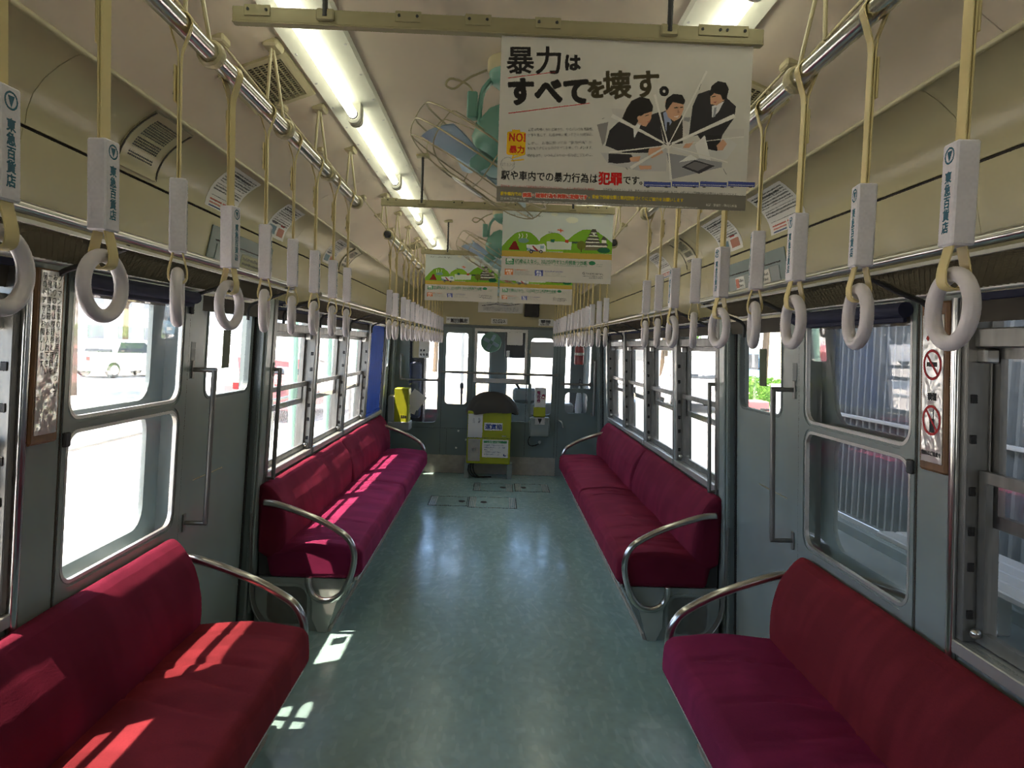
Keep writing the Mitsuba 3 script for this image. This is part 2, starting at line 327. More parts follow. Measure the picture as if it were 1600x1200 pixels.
# side walls -------------------------------------------------------------
WIN = [(-1.98, -1.06), (-0.98, -0.06), (0.92, 1.80), (3.85, 4.74), (4.82, 5.71), (5.79, 6.68), (6.76, 7.63)]     # sash windows (Y ranges)
POCKET = (2.035, 2.735)
DOOR = (2.91, 3.68); DOOR2 = (7.76, 8.36); ZS, ZT = 0.80, 1.715
winno = [0]; doorno = [0]
for s, side in ((-1, 'left'), (1, 'right')):
    holes = [sbox(a, ZS, b, ZT) for a, b in WIN] + [rrect(POCKET[0], POCKET[1], 0.79, 1.222, 0.055), rrect(POCKET[0], POCKET[1], 1.258, 1.665, 0.055)]
    holes += [sbox(DOOR[0], -0.1, DOOR[1], 1.70), sbox(DOOR2[0], -0.1, DOOR2[1], 1.70)]
    inner = sbox(Y0, 0.0, YE, 1.745).difference(unary_union(holes))
    wall = struct(f'wall_{side}', wpoly(s, inner, 0.0, 0.012), 'm_paint', f'grey-green hammered metal wall on the {side} side of the tram')
    oh = [sbox(a - 0.02, ZS - 0.01, b + 0.02, ZT) for a, b in WIN] + [rrect(POCKET[0], POCKET[1] - 0.045, 0.795, 1.222, 0.08), rrect(POCKET[0], POCKET[1] - 0.045, 1.264, 1.665, 0.08)]
    oh += [sbox(DOOR[0] + 0.01, 0.0, DOOR[1] - 0.01, 1.70), sbox(DOOR2[0] + 0.01, 0.0, DOOR2[1] - 0.01, 1.70)]
    outer = sbox(Y0, -0.2, YE, 2.0).difference(unary_union(oh))
    add('outer_skin', wpoly(s, outer, 0.088, 0.104), 'm_paint', wall)
    # raised panel seams and pillars
    for a, b in ((1.84, 2.0), (2.80, 2.905), (3.69, 3.84)):
        pass
    add('pillar_strip', wbox(s, 2.792, 2.800, 0.06, 1.68, -0.002, 0.004, 0.001), 'm_joint', wall)
    add('pillar_strip', wbox(s, 1.998, 2.004, 0.06, 1.68, -0.002, 0.004, 0.001), 'm_joint', wall)
    pf = rrect(2.005, 2.79, 0.715, 1.70, 0.01).difference(unary_union([rrect(POCKET[0] - .012, POCKET[1] + .012, 0.778, 1.234, 0.06), rrect(POCKET[0] - .012, POCKET[1] + .012, 1.246, 1.677, 0.06)]))
    add('window_surround', wpoly(s, pf, -0.005, 0.002), 'm_paint', wall)
    # door jambs, pillar by the bench
    for (a, b) in (DOOR, DOOR2):
        for yy, e in ((a, -1), (b, 1)):
            lo, hi = sorted((yy, yy + 0.018 * e)); add('door_jamb', wbox(s, lo, hi, 0.0, 1.70, 0.004, 0.09), 'm_paint_dark', wall)
        add('door_lintel', wbox(s, a, b, 1.70, 1.745, 0.004, 0.09), 'm_paint', wall)
        add('door_sill', wbox(s, a, b, -0.03, 0.006, -0.01, 0.10), 'm_alu', wall)
    add('pillar', wmap(s)(cbox(3.70, 3.785, 0.10, 1.70, -0.012, 0.0, 0.004)), 'm_paint', wall)
    add('pillar', wmap(s)(cbox(3.79, 3.845, 0.79, 1.70, -0.016, 0.0, 0.004)), 'm_steel', wall)
    add('pillar', wmap(s)(cbox(7.65, 7.74, 0.10, 1.70, -0.016, 0.0, 0.004)), 'm_paint', wall)
    # chrome corner post of the near window
    pts = [wpt(s, 1.818, z, -0.012) for z in np.linspace(0.745, 1.66, 6)]
    add('corner_post', tube(pts, 0.012, 10), 'm_chrome', wall, smooth=40)
    for y in np.linspace(0.9, 1.6, 3): pass
    # curved floor cove strip at the bench ends
    # pocket panes: inner sheet and the outer one beyond the pocket
    winno[0] += 1; w = num(f'window_{winno[0]}'); tag(w, f'double-glazed round-cornered pocket window in the {side} wall beside the near bench', kind='structure')
    for z0, z1 in ((0.79, 1.222), (1.258, 1.665)):
        add('pane', wpoly(s, rrect(POCKET[0] - .004, POCKET[1] + .004, z0 - .004, z1 + .004, 0.05), 0.006, 0.0061), 'm_glass', w)
        rim = rrect(POCKET[0] - .004, POCKET[1] + .004, z0 - .004, z1 + .004, 0.058).difference(rrect(POCKET[0] + .006, POCKET[1] - .006, z0 + .006, z1 - .006, 0.05))
        add('rim', wpoly(s, rim, -0.002, 0.012), 'm_alu', w)
        o0, o1 = (0.795, 1.222) if z0 < 1 else (1.264, 1.665)
        add('outer_pane', wpoly(s, rrect(POCKET[0] - .004, POCKET[1] - 0.041, o0 - .004, o1 + .004, 0.05), 0.096, 0.0961), 'm_glass', w)
    for y in (POCKET[0] - .03, POCKET[1] + .03): pass
    add('latch', wmap(s)(cbox(2.002, 2.03, 1.185, 1.225, -0.016, -0.005, 0.003)), 'm_dark', w)
    # pocket inside cheeks
    for yy in (1.96, 2.80): add('pocket_cheek', wbox(s, yy, yy + 0.012, 0.70, 1.70, 0.012, 0.088, 0), 'm_paint', wall)
    add('pocket_cheek', wbox(s, 1.96, 2.81, 0.70, 0.712, 0.012, 0.088, 0), 'm_paint', wall)
    # sash windows
    for i, (a, b) in enumerate(WIN):
        winno[0] += 1; w = num(f'window_{winno[0]}')
        where = ['behind the camera, rear', 'behind the camera', 'beside the camera at the end of the near bench', 'nearest the door above the far bench', 'second from the door above the far bench', 'third from the door above the far bench', 'farthest along the bench'][i]
        tag(w, f'{side} double-hung metal sash window, {where}', kind='structure')
        F = lambda y0, y1, z0, z1, t0, t1, n='frame', mt='m_steel', c=0.003: add(n, wbox(s, y0, y1, z0, z1, t0, t1, c), mt, w)
        for yy, e in ((a, 1), (b, -1)):                     # guide channels
            lo, hi = sorted((yy - 0.012 * e, yy + 0.014 * e)); F(lo, hi, ZS, ZT, -0.004, 0.088, 'guide')
            lo, hi = sorted((yy + 0.014 * e, yy + 0.022 * e)); F(lo, hi, ZS, ZT, 0.052, 0.056, 'guide', c=0.001)
            for z in (0.86, 0.98, 1.07, 1.17, 1.30, 1.40):
                lo, hi = sorted((yy + 0.0142 * e, yy + 0.018 * e)); F(lo, hi, z, z + 0.022, 0.006, 0.022, 'catch', 'm_black', 0.001)
        F(a - 0.012, b + 0.012, ZS - 0.035, ZS, -0.016, 0.100, 'sill', 'm_alu')
        F(a, b, 1.538, 1.585, 0.015, 0.080, 'transom', 'm_steel')
        ga, gb = a + 0.028, b - 0.028
        add('pane', wbox(s, a + .01, b - .01, 1.585, ZT, 0.05, 0.0501, 0), 'm_glass', w)
        def sash(n, z0, z1, t):
            kx = num(f'{w}__{n}')
            fr = sbox(ga - .012, z0, gb + .012, z1).difference(sbox(ga + 0.016, z0 + 0.032, gb - 0.016, z1 - 0.028))
            scene[kx] = mikit.ply(wpoly(s, fr, t, t + 0.018), 'm_steel')
            add('pane', wpoly(s, sbox(ga + 0.012, z0 + 0.028, gb - 0.012, z1 - 0.024), t + 0.009, t + 0.0091), 'm_glass', kx)
            return kx
        lo_ = sash('lower_sash', ZS + 0.003, 1.235, 0.030); up_ = sash('upper_sash', 1.095, 1.540, 0.060)
        for e, yy in ((1, ga), (-1, gb)):
            add('knob', tm(m3.Manifold.sphere(0.014, 12).translate(tuple(wpt(s, yy + e * 0.006, ZS + 0.03, 0.018)))), 'm_chrome', lo_, smooth=True)
            add('knob', wbox(s, *sorted((yy - e * .02, yy + e * .02)), 1.50, 1.535, 0.02, 0.055, 0.004), 'm_chrome', lo_)
        # roller blind
        bl = num('roller_blind'); pulled = (s < 0 and i == 6)
        nm = ['rear', 'behind the camera', 'near', 'first', 'second', 'third', 'last'][i]
        if pulled:
            tag(bl, 'bright blue roller blind pulled right down over the left window by the yellow box', 'blind')
        else:
            tag(bl, f'navy roller blind rolled up over the {nm} {side} sash window', 'blind', f'rolled blinds on the {side} side')
        add('roll', cyl(wpt(s, a + 0.01, 1.69, 0.020), wpt(s, b - 0.01, 1.69, 0.020), 0.026, 14), 'm_navy' if not pulled else 'm_blue', bl, smooth=40)
        if pulled:
            yy = np.linspace(a + .02, b - .02, 30); zz = np.linspace(0.815, 1.69, 12)
            v = np.array([wpt(s, y, z, 0.012 + 0.004 * math.sin(y * 18) * (1.69 - z)) for z in zz for y in yy]); n_ = len(yy)
            f = [[r * n_ + c, r * n_ + c + 1, (r + 1) * n_ + c + 1, (r + 1) * n_ + c] for r in range(11) for c in range(n_ - 1)]
            fabric = trimesh.Trimesh(v, np.vstack([np.array(f)[:, [0, 1, 2]], np.array(f)[:, [0, 2, 3]]]), process=False)
            add('fabric', fabric, 'm_blue', bl, smooth=True)
            add('hem_bar', wbox(s, a + .01, b - .01, 0.805, 0.825, 0.002, 0.016), 'm_blue', bl)
        else:
            add('hem_bar', wbox(s, a + .02, b - .02, 1.650, 1.668, -0.004, 0.010), 'm_navy', bl)
    # blind over the pocket window
    bl = thing('roller_blind', f'navy roller blind rolled up over the {side} pocket window between board and door', 'blind', f'rolled blinds on the {side} side')
    add('roll', cyl(wpt(s, 2.02, 1.640, -0.028), wpt(s, 2.77, 1.640, -0.028), 0.022, 14), 'm_navy', bl, smooth=40)
    add('hem_bar', wbox(s, 2.03, 2.76, 1.606, 1.620, -0.03, -0.018), 'm_navy', bl)
    # doors
    for j, (a, b) in enumerate((DOOR, DOOR2)):
        doorno[0] += 1; d = num(f'door_{doorno[0]}')
        tag(d, f'grey-green sliding door with round-cornered window on the {side}, ' + ('between the near and far benches' if j == 0 else 'beside the end wall'), kind='structure')
        hole = rrect(a + 0.17, b - 0.05, 1.235, 1.665, 0.06) if j == 0 else rrect(a + 0.09, b - 0.1, 1.22, 1.655, 0.06)
        add('leaf', wpoly(s, sbox(a - 0.02, 0.004, b + 0.02, 1.70).difference(hole), 0.045, 0.08), 'm_paint', d)
        hb = hole.bounds
        add('rim', wpoly(s, rrect(hb[0], hb[2], hb[1], hb[3], 0.06).difference(rrect(hb[0] + .012, hb[2] - .012, hb[1] + .012, hb[3] - .012, 0.05)), 0.042, 0.066), 'm_paint_dark', d)
        add('pane', wpoly(s, hole.buffer(0.003), 0.06, 0.0601), 'm_glass', d)
        add('edge_seal', wbox(s, b - 0.012, b - 0.002, 0.01, 1.69, 0.035, 0.06, 0.002), 'm_black', d)
        if j == 0:
            add('groove', wbox(s, 3.0, 3.35, 0.905, 0.909, 0.0435, 0.0455, 0), 'm_brass', d)
            st = num(f'{d}__sticker'); scene[st] = mikit.ply(wbox(s, 3.30, 3.385, 1.36, 1.53, 0.0555, 0.0575, 0), 'm_print', color=np.tile([0.055, 0.075, 0.035], (len(wbox(s, 0, 1, 0, 1, 0, 1, 0).vertices), 1))); labels[st] = {'label': 'dark green sticker with a hand outline'}
            P_ = Print()
            P_.put(unary_union([stroke([(0.02, 0.03), (0.055, 0.06), (0.03, 0.09)], 0.010), Point(0.05, 0.07).buffer(0.014).difference(Point(0.05, 0.07).buffer(0.008)), Point(0.035, 0.045).buffer(0.012)]), (120, 128, 96))
            P_.put(sbox(0.008, 0.125, 0.077, 0.16), (96, 100, 64))
            if s < 0: P_.add('picture', st, plane(wpt(s, 3.302, 1.362, 0.0550), [0, 1, 0], [0, 0, 1]))
            else: P_.add('picture', st, plane(wpt(s, 3.383, 1.362, 0.0550), [0, -1, 0], [0, 0, 1]))
    # end-of-wall upper signs: small door stickers on the pocket panel
    k = thing('door_sticker', f'narrow warning sticker with a red top on the {side} wall beside the grab pole', 'sticker', 'narrow stickers by the doors')
    add('sheet', wbox(s, 2.822, 2.862, 1.335, 1.475, -0.0012, -0.0002, 0), 'm_paint_dark', k)
    P_ = Print().put(sbox(0.004, 0.122, 0.036, 0.138), (150, 20, 30)).put(unary_union([rrect(0.012, 0.03, 0.012 + q * 0.026, 0.03 + q * 0.026, 0.003) for q in range(4)]), (150, 165, 165))
    P_.put(text('開', 0.016, 0.013, 0.124, 24), (230, 220, 220), 2)
    P_.add('print', k, plane(wpt(s, 2.822 if s < 0 else 2.862, 1.335, -0.0014), [0, -s, 0], [0, 0, 1]))
    # grab poles at both door edges
    for yy, where in ((2.845, 'near'), (3.825, 'far')):
        k = thing('grab_pole', f'slim upright steel grab pole at the {where} edge of the {side} door', 'grab pole', 'grab poles at the doors')
        z0, z1 = (0.775, 1.37) if yy < 3 else (0.775, 1.34)
        off = -0.085 if yy < 3 else -0.05; y2 = yy + (0.0 if yy < 3 else 0.0)
        add('pole', cyl(wpt(s, y2, z0, off), wpt(s, y2, z1, off), 0.0105, 12), 'm_steel', k, smooth=40)
        for z in (z0, z1):
            add('arm', cyl(wpt(s, y2, z, off - 0.008), wpt(s, yy, z, 0.0 if yy < 3 else -.012), 0.009, 10), 'm_steel', k, smooth=40)
            add('flange', wmap(s)(cbox(yy - 0.012, yy + 0.012, z - 0.035, z + 0.035, -0.006 if yy < 3 else -.02, 0.0 if yy < 3 else -.012, 0.002)), 'm_steel', k)

# wooden notice boards
def board(s, label):
    k = thing('notice_board', label, 'notice board')
    add('board', wmap(s)(cbox(1.838, 1.956, 1.21, 1.655, -0.022, -0.001, 0.006)), 'm_wood', k)
    add('sheet', wbox(s, 1.850, 1.942, 1.235, 1.650 if s < 0 else 1.62, -0.0245, -0.0222, 0.0005), 'm_foil', k)
    return k
k = board(-1, 'brown wooden board with a wrinkled sheet of vertical writing, left wall beside the pocket window')
P_ = Print()
for q, t in enumerate(('ワンマン電車のご利用方法について', 'お降りの際は整理券と運賃を', '一緒に運賃箱へお入れ下さい', '前のドアからお願いします')):
    P_.put(text(t, 0.0195, 0.066 - q * 0.021, 0.41, 24, vertical=True), (40, 38, 36))
P_.add('print', k, plane(wpt(-1, 1.851, 1.236, -0.0249), [0, 1, 0], [0.0465, 0, 1]))
k = board(1, 'brown wooden board with foil-wrinkled no-smoking and no-phone signs, right wall')
P_ = Print()
def nosign(cy, inner):
    P_.put(Point(0.045, cy).buffer(0.040).difference(Point(0.045, cy).buffer(0.033)), (170, 40, 45), 2)
    P_.put(inner, (40, 40, 42), 1)
    P_.put(stroke([(0.021, cy + 0.026), (0.069, cy - 0.026)], 0.007), (170, 40, 45), 2)
nosign(0.255, unary_union([sbox(0.02, 0.25, 0.066, 0.262)]))
nosign(0.11, unary_union([rrect(0.037, 0.058, 0.078, 0.115, 0.003), sbox(0.052, 0.115, 0.055, 0.14)]))
P_.put(text('通話はご遠慮を', 0.0125, 0.002, 0.018, 24, bold=1), (25, 25, 25), 1)
P_.put(text('禁煙', 0.02, 0.026, 0.165, 24, bold=1), (25, 25, 25), 1)
P_.put(unary_union([stroke([(0.02, 0.32), (0.05, 0.35), (0.07, 0.325)], 0.012)]), (150, 50, 45))
P_.add('print', k, plane(wpt(1, 1.941, 1.236, -0.0249), [0, -1, 0], [-0.0465, 0, 1]))

# ------------------------------------------------------------------ end wall towards the cab
def xz(poly, y, d):                                        # (X,z) polygon standing at Y=y, thickness d away from the room
    m = extr(poly, d); v = m.vertices; m.vertices = np.stack([v[:, 0], y + v[:, 2], v[:, 1]], 1); m.invert()
    return m
HOL = [rrect(-1.02, -0.665, 0.58, 1.66, 0.07), rrect(-0.60, -0.325, 0.80, 1.655, 0.055), sbox(-0.232, 1.125, 0.325, 1.665), rrect(-0.242, 0.405, 0.62, 1.075, 0.02), rrect(0.385, 0.66, 0.71, 1.62, 0.055),
       sbox(0.80, 1.04, 1.10, 1.62), rrect(0.80, 1.08, 0.74, 1.0, 0.06)]
face = Polygon([(-1.235, 0), (1.235, 0), (1.155, 1.725), (-1.155, 1.725)]).difference(unary_union(HOL))
ew = struct('wall_front', xz(face, YE, 0.035), 'm_endpaint', 'grey-green end wall with the cab windows and driver doors')
arch = np.vstack([[(1.15, 1.73)], COVE, CEIL[1:], (CEIL[::-1] * [-1, 1])[1:], (COVE[::-1] * [-1, 1])[1:], [(-1.15, 1.73)]])
add('header_panel', xz(Polygon(arch), YE - 0.004, 0.03), 'm_cream', ew)
add('header_rail', xz(sbox(-1.15, 1.705, 1.15, 1.735), YE - 0.02, 0.02), 'm_paint_dark', ew)
for x in (-0.63, -0.285, 0.355, 0.70, 0.735):
    add('seam', xz(sbox(x - 0.004, 0.23, x + 0.004, 1.70), YE - 0.003, 0.004), 'm_paint_dark', ew)
add('seam', xz(sbox(-0.98, 0.525, -0.29, 0.531), YE - 0.003, 0.004), 'm_paint_dark', ew)
add('seam', xz(sbox(-0.56, 0.22, -0.553, 0.525), YE - 0.003, 0.004), 'm_paint_dark', ew)
add('kick_plate', xz(sbox(-1.2, 0.005, 0.72, 0.215), YE - 0.006, 0.006), 'm_kick', ew)
for h_, nm in ((HOL[0], 'window_frame'), (HOL[1], 'window_frame'), (HOL[4], 'window_frame'), (HOL[6], 'window_frame'), (HOL[3], 'window_frame')):
    add(nm, xz(h_.buffer(0.008).difference(h_.buffer(-0.010)), YE - 0.008, 0.02), 'm_endpaint', ew)
fr = sbox(-0.262, 1.075, 0.352, 1.70).difference(HOL[2]); add('sash_frame', xz(fr, YE - 0.016, 0.016), 'm_alu', ew)
for i, h_ in enumerate(HOL):
    b_ = h_.bounds; add('pane', xz(h_.buffer(0.002), YE + 0.018, 0.0001), 'm_glass', ew)
for q in range(3):
    add('bolt', cyl([(-0.42, -0.33, -0.44)[q], YE - 0.008, (0.50, 0.40, 0.30)[q]], [(-0.42, -0.33, -0.44)[q], YE, (0.50, 0.40, 0.30)[q]], 0.012, 10), 'm_white', ew)
add('door_handle', tube(smooth_path([(0.745, YE - 0.02, 0.66), (0.775, YE - 0.045, 0.645), (0.80, YE - 0.03, 0.58)]), 0.009), 'm_alu', ew, smooth=40)
# cross bars on the end wall
def bar(p0, p1, label, r=0.012, off=0.06, posts=True):
    k = thing('hand_rail', label, 'hand rail')
    add('bar', cyl(p0, p1, r, 12), 'm_steel', k, smooth=40)
    for p in (p0, p1):
        q = np.array(p, float); add('bracket', cyl(q, [q[0], YE, q[2]], 0.010, 10), 'm_steel', k, smooth=40); add('flange', cyl([q[0], YE - 0.008, q[2]], [q[0], YE, q[2]], 0.024, 14), 'm_steel', k)
    return k
bar([-0.645, YE - .07, 1.185], [0.695, YE - .07, 1.185], 'long horizontal hand rail across the end wall windows')
bar([-1.10, YE - .09, 1.085], [-0.665, YE - .09, 1.085], 'short horizontal hand rail over the end wall window behind the yellow box')
bar([0.775, YE - .06, 1.09], [1.10, YE - .06, 1.09], 'thin horizontal hand rail across the driver door at right')
bar([-1.105, YE - .09, 1.10], [-1.105, YE - .09, 1.36], 'white upright hand rail behind the yellow box')
bar([1.135, YE - .12, 0.74], [1.135, YE - .12, 1.36], 'long white upright hand rail right of the driver door', 0.015)
# number plates and signs over the cab windows
def plate(x0, x1, z0, z1, label, name='sign_plate', mat='m_white', t=0.006, cat_='sign'):
    k = thing(name, label, cat_); y = YE - 0.005
    add('plate', cbox(x0, x1, y - t, y, z0, z1, 0.001), mat, k)
    return k, plane([x0, y - t - 0.0002, z0], [1, 0, 0], [0, 0, 1])
k, f = plate(-0.60, -0.335, 1.745, 1.82, 'white name plate at the upper left of the end wall')
Print().put(text('車掌', 0.028, 0.006, 0.032, 24, vertical=False, sx=0.6), (40, 40, 44)).put(text('飯田義忠', 0.050, 0.05, 0.016, 32, bold=1), (30, 30, 34)).add('lettering', k, f)
k, f = plate(-0.08, 0.108, 1.755, 1.818, 'small car number plate reading 5102A', mat='m_paper')
Print().put(text('5102A', 0.052, 0.018, 0.014, 48, bold=1), (40, 42, 44)).add('lettering', k, f)
k, f = plate(0.47, 0.64, 1.752, 1.832, 'white no smoking plate at the upper right of the end wall')
Print().put(text('禁煙', 0.042, 0.022, 0.034, 32, bold=1, sx=1.4), (40, 40, 44)).put(text('NO SMOKING', 0.018, 0.016, 0.008, 24, bold=1), (50, 50, 54)).add('lettering', k, f)
k, f = plate(-0.235, 0.285, 1.885, 2.06, 'wide white route map sheet above the cab window', mat='m_paper', name='route_map', t=0.004)
P_ = Print()
for q in range(4): P_.put(dashes(0.06, 0.47, 0.022 + q * 0.012, 0.006, q), (120, 120, 120))
P_.put(stroke([(0.04, 0.075), (0.2, 0.10), (0.33, 0.085), (0.48, 0.11)], 0.008), (60, 60, 70)).put(dashes(0.1, 0.4, 0.11, 0.02, 9), (90, 90, 95))
P_.add('print', k, f)
k = thing('loudspeaker', 'black square loudspeaker beside the route map', 'loudspeaker')
add('case', cbox(0.30, 0.47, YE - 0.06, YE - 0.004, 1.85, 2.01, 0.008), 'm_black', k)
for q in range(9): add('slat', cbox(0.315, 0.455, YE - 0.064, YE - 0.06, 1.865 + q * 0.0155, 1.872 + q * 0.0155), 'm_dark', k)
k = thing('grey_plate', 'pale grey panel hung over the top of the right end window', 'panel')
add('plate', cbox(0.385, 0.655, YE - 0.016, YE - 0.009, 1.385, 1.565, 0.002), 'm_grey', k); add('clip', cbox(0.375, 0.395, YE - 0.022, YE - 0.008, 1.43, 1.47, 0.002), 'm_cream', k)
# ------------------------------------------------------------------ cab beyond the end wall
CY = 9.9
cw = Polygon([(-1.2, -0.1), (1.2, -0.1), (1.15, 2.3), (-1.15, 2.3)]).difference(unary_union([rrect(-1.05, -0.10, 0.62, 1.66, 0.08), rrect(0.14, 1.0, 0.66, 1.66, 0.08)]))
cab = struct('wall_cab', xz(cw, CY, 0.06), 'm_paint_dark', 'front bulkhead of the cab with two windscreen openings beyond the end wall')
for h_ in (rrect(-1.05, -0.10, 0.62, 1.66, 0.08), rrect(0.14, 1.0, 0.66, 1.66, 0.08)): add('pane', xz(h_.buffer(.003), CY + 0.03, 0.0001), 'm_glass', cab)
add('floor_plate', cbox(-1.25, 1.25, YE, CY, -0.06, 0.0), 'm_paint_dark', cab); add('roof_plate', cbox(-1.2, 1.2, YE + .03, CY + .06, 2.1, 2.14), 'm_paint_dark', cab)
for s in (-1, 1):
    side_ = sbox(YE + 0.035, -0.1, CY + 0.06, 2.12).difference(rrect(8.78, 9.6, 1.0, 1.62, 0.05)); m = extr(side_, 0.04); v = m.vertices
    m.vertices = np.stack([s * (1.17 + v[:, 2]), v[:, 0], v[:, 1]], 1); add('side_plate', m, 'm_paint_dark', cab)
add('centre_post', cbox(-0.09, 0.13, CY - 0.10, CY, 0.0, 2.1, 0.01), 'm_paint_dark', cab)
k = thing('switch_panel', 'dark equipment locker behind the centre cab window', 'cabinet'); add('case', cbox(0.10, 0.36, 9.35, 9.62, 1.36, 1.72, 0.01), 'm_dark', k); add('paper_sheet', cbox(0.12, 0.32, 9.34, 9.349, 1.52, 1.70), 'm_paper', k); add('display', cbox(0.12, 0.16, 9.335, 9.349, 1.37, 1.45, .002), 'm_white', k)
k = thing('drivers_desk', 'blue-grey driver desk with a round instrument hood in the cab', 'desk')
add('desk', cbox(0.20, 1.0, 9.30, 9.78, 0.0, 0.80, 0.02), 'm_paint', k); add('hood', cbox(0.22, 0.52, 9.28, 9.55, 0.80, 0.98, 0.03), 'm_paint', k); add('brake_handle', cyl([0.30, 9.32, 0.97], [0.24, 9.26, 1.06], 0.014, 10), 'm_black', k)
k = thing('hand_brake', 'black brake lever with a knob in the left cab window', 'lever'); add('stem', cyl([-0.44, 9.5, 0.0], [-0.44, 9.5, 0.95], 0.012, 10), 'm_dark', k); add('knob', tm(m3.Manifold.sphere(0.028, 14).scale((.8, .8, 1.6)).translate((-0.44, 9.5, 0.97))), 'm_dark', k, smooth=True)
k = thing('cab_fan', 'small round teal fan hanging in the cab behind the centre window', 'fan')
m = lathe([(0.0, -0.02), (0.05, -0.02), (0.10, 0.0), (0.125, 0.02), (0.12, 0.03), (0.0, 0.03)], 26); m.apply_transform(trimesh.transformations.rotation_matrix(math.pi / 2, [1, 0, 0])); m.apply_translation([-0.075, 9.0, 1.545]); add('guard', m, 'm_green_fan', k, smooth=30)
for q in range(4):
    a = q * math.pi / 2 + 0.5; m = rbox(0.02, 0.10, -0.004, 0.004, -0.028, 0.028, 0.003, 8); m.apply_transform(trimesh.transformations.rotation_matrix(0.5, [1, 0, 0])); m.apply_transform(trimesh.transformations.rotation_matrix(a, [0, 1, 0])); m.apply_translation([-0.075, 8.965, 1.545]); add('blade', m, 'm_blade', k)
add('stem', cyl([-0.075, 9.03, 1.56], [-0.075, 9.03, 2.10], 0.014, 10), 'm_green_fan', k)
k = thing('fire_extinguisher', 'red fire extinguisher behind the driver door window', 'fire extinguisher')
ex = 0.975; add('cylinder', lathe([(0, 1.315), (0.048, 1.315), (0.055, 1.33), (0.055, 1.51), (0.04, 1.545), (0.018, 1.56), (0.018, 1.575), (0, 1.575)], 20), 'm_red', k, smooth=30)
scene[k + '__cylinder']['to_world'] = T4().translate([ex, 8.72, 0]); add('valve', cbox(ex - .03, ex + .03, 8.69, 8.74, 1.575, 1.60, .004), 'm_black', k)
lb = trimesh.creation.cylinder(radius=0.0557, height=0.03, sections=20); lb.apply_translation([ex, 8.72, 1.44]); add('label_band', lb, 'm_white', k, smooth=30)
k = thing('umbrella', 'furled pale plastic umbrella hanging behind the driver door lower pane', 'umbrella'); add('canopy', lathe([(0.004, 0.60), (0.03, 0.66), (0.045, 0.8), (0.03, 0.95), (0.008, 1.06), (0, 1.06)], 14), 'm_cloth', k, smooth=40); scene[k + '__canopy']['to_world'] = T4().translate([0.99, 8.72, 0])
add('handle', tube(smooth_path([(0.99, 8.72, 1.05), (0.99, 8.72, 1.12), (1.0, 8.72, 1.14), (1.02, 8.72, 1.12)]), 0.007), 'm_dark', k)
k = thing('control_box', 'cream control box with buttons behind the left end window', 'control box'); add('case', rbox(-0.99, -0.84, YE + 0.06, YE + 0.13, 1.33, 1.53, 0.015, 12), 'm_cream', k, smooth=30); add('face', cbox(-0.91, -0.79, YE + .05, YE + .06, 1.335, 1.525, .003), 'm_paper', k)
for q in range(5): add('button', cbox(-0.895 + .035 * (q % 3), -0.875 + .035 * (q % 3), YE + .046, YE + .05, 1.36 + .05 * (q // 3), 1.385 + .05 * (q // 3), .002), 'm_dark', k)
tag(add('cab_locker', cbox(-1.08, -0.86, YE + .22, YE + .5, 0.0, 1.75, .01), 'm_dark'), 'dark locker inside the cab behind the left end window', 'cabinet')
k = thing('drivers_seat_back', 'dark navy cushion behind the left end window', 'seat'); add('cushion', rbox(-1.02, -0.88, YE + .12, YE + .2, 0.62, 1.28, 0.035, 12), 'm_jeans', k, smooth=30)
# ------------------------------------------------------------------ fare box, ticket machines
k = thing('fare_box', 'lime-yellow fare box on a stand before the end wall', 'fare box'); y = 8.22
add('body', cbox(-0.305, 0.185, y, y + 0.25, 0.175, 0.765, 0.008), 'm_lime', k)
for x in (-0.33, 0.155): add('leg', cbox(x, x + 0.06, y + 0.04, y + 0.2, 0.0, 0.175, 0.004), 'm_paint', k)
add('white_panel', cbox(-0.298, -0.135, y - 0.004, y, 0.47, 0.735, 0.001), 'm_paper', k); add('coin_door', cbox(-0.29, -0.155, y - 0.008, y, 0.205, 0.455, 0.003), 'm_kick', k)
add('lock', lathe([(0, 0), (0.022, 0), (0.018, 0.014), (0, 0.016)], 14), 'm_chrome', k); scene[k + '__lock']['to_world'] = T4().translate([-0.222, y - 0.008, 0.34]).rotate([1, 0, 0], 90)
add('seam', cbox(-0.30, 0.18, y - 0.002, y, 0.464, 0.468, 0), 'm_dark', k); add('keyhole', cbox(0.085, 0.135, y - 0.006, y, 0.488, 0.50, 0.002), 'm_chrome', k)
pl = num(f'{k}__name_plate'); scene[pl] = mikit.ply(cbox(-0.115, 0.09, y - 0.004, y, 0.555, 0.64, 0.001), 'm_white'); Print().put(text('運賃箱', 0.064, 0.008, 0.018, 48, bold=1), (20, 50, 120)).add('lettering', pl, plane([-0.115, y - 0.0045, 0.555], [1, 0, 0], [0, 0, 1]))
pl = num(f'{k}__notice'); scene[pl] = mikit.ply(cbox(-0.13, 0.16, y - 0.004, y, 0.25, 0.45, 0.001), 'm_white')
P_ = Print().put(sbox(0.015, 0.162, 0.275, 0.188), (60, 130, 85)).put(text('お客様へお願い', 0.022, 0.05, 0.166, 24), (225, 240, 225), 2)
for q, t in enumerate(('高額紙幣の両替はできません', '運賃は釣銭のないようにご用意', 'お願いします', '一回数券もご利用下さい', '整理券をお取り下さい')): P_.put(text(t, 0.017, 0.02, 0.132 - q * 0.026, 24), (50, 70, 110))
P_.put(Point(0.255, 0.03).buffer(0.016).difference(Point(0.26, 0.037).buffer(0.010)), (20, 50, 110)); P_.add('print', pl, plane([-0.13, y - 0.0045, 0.25], [1, 0, 0], [0, 0, 1]))
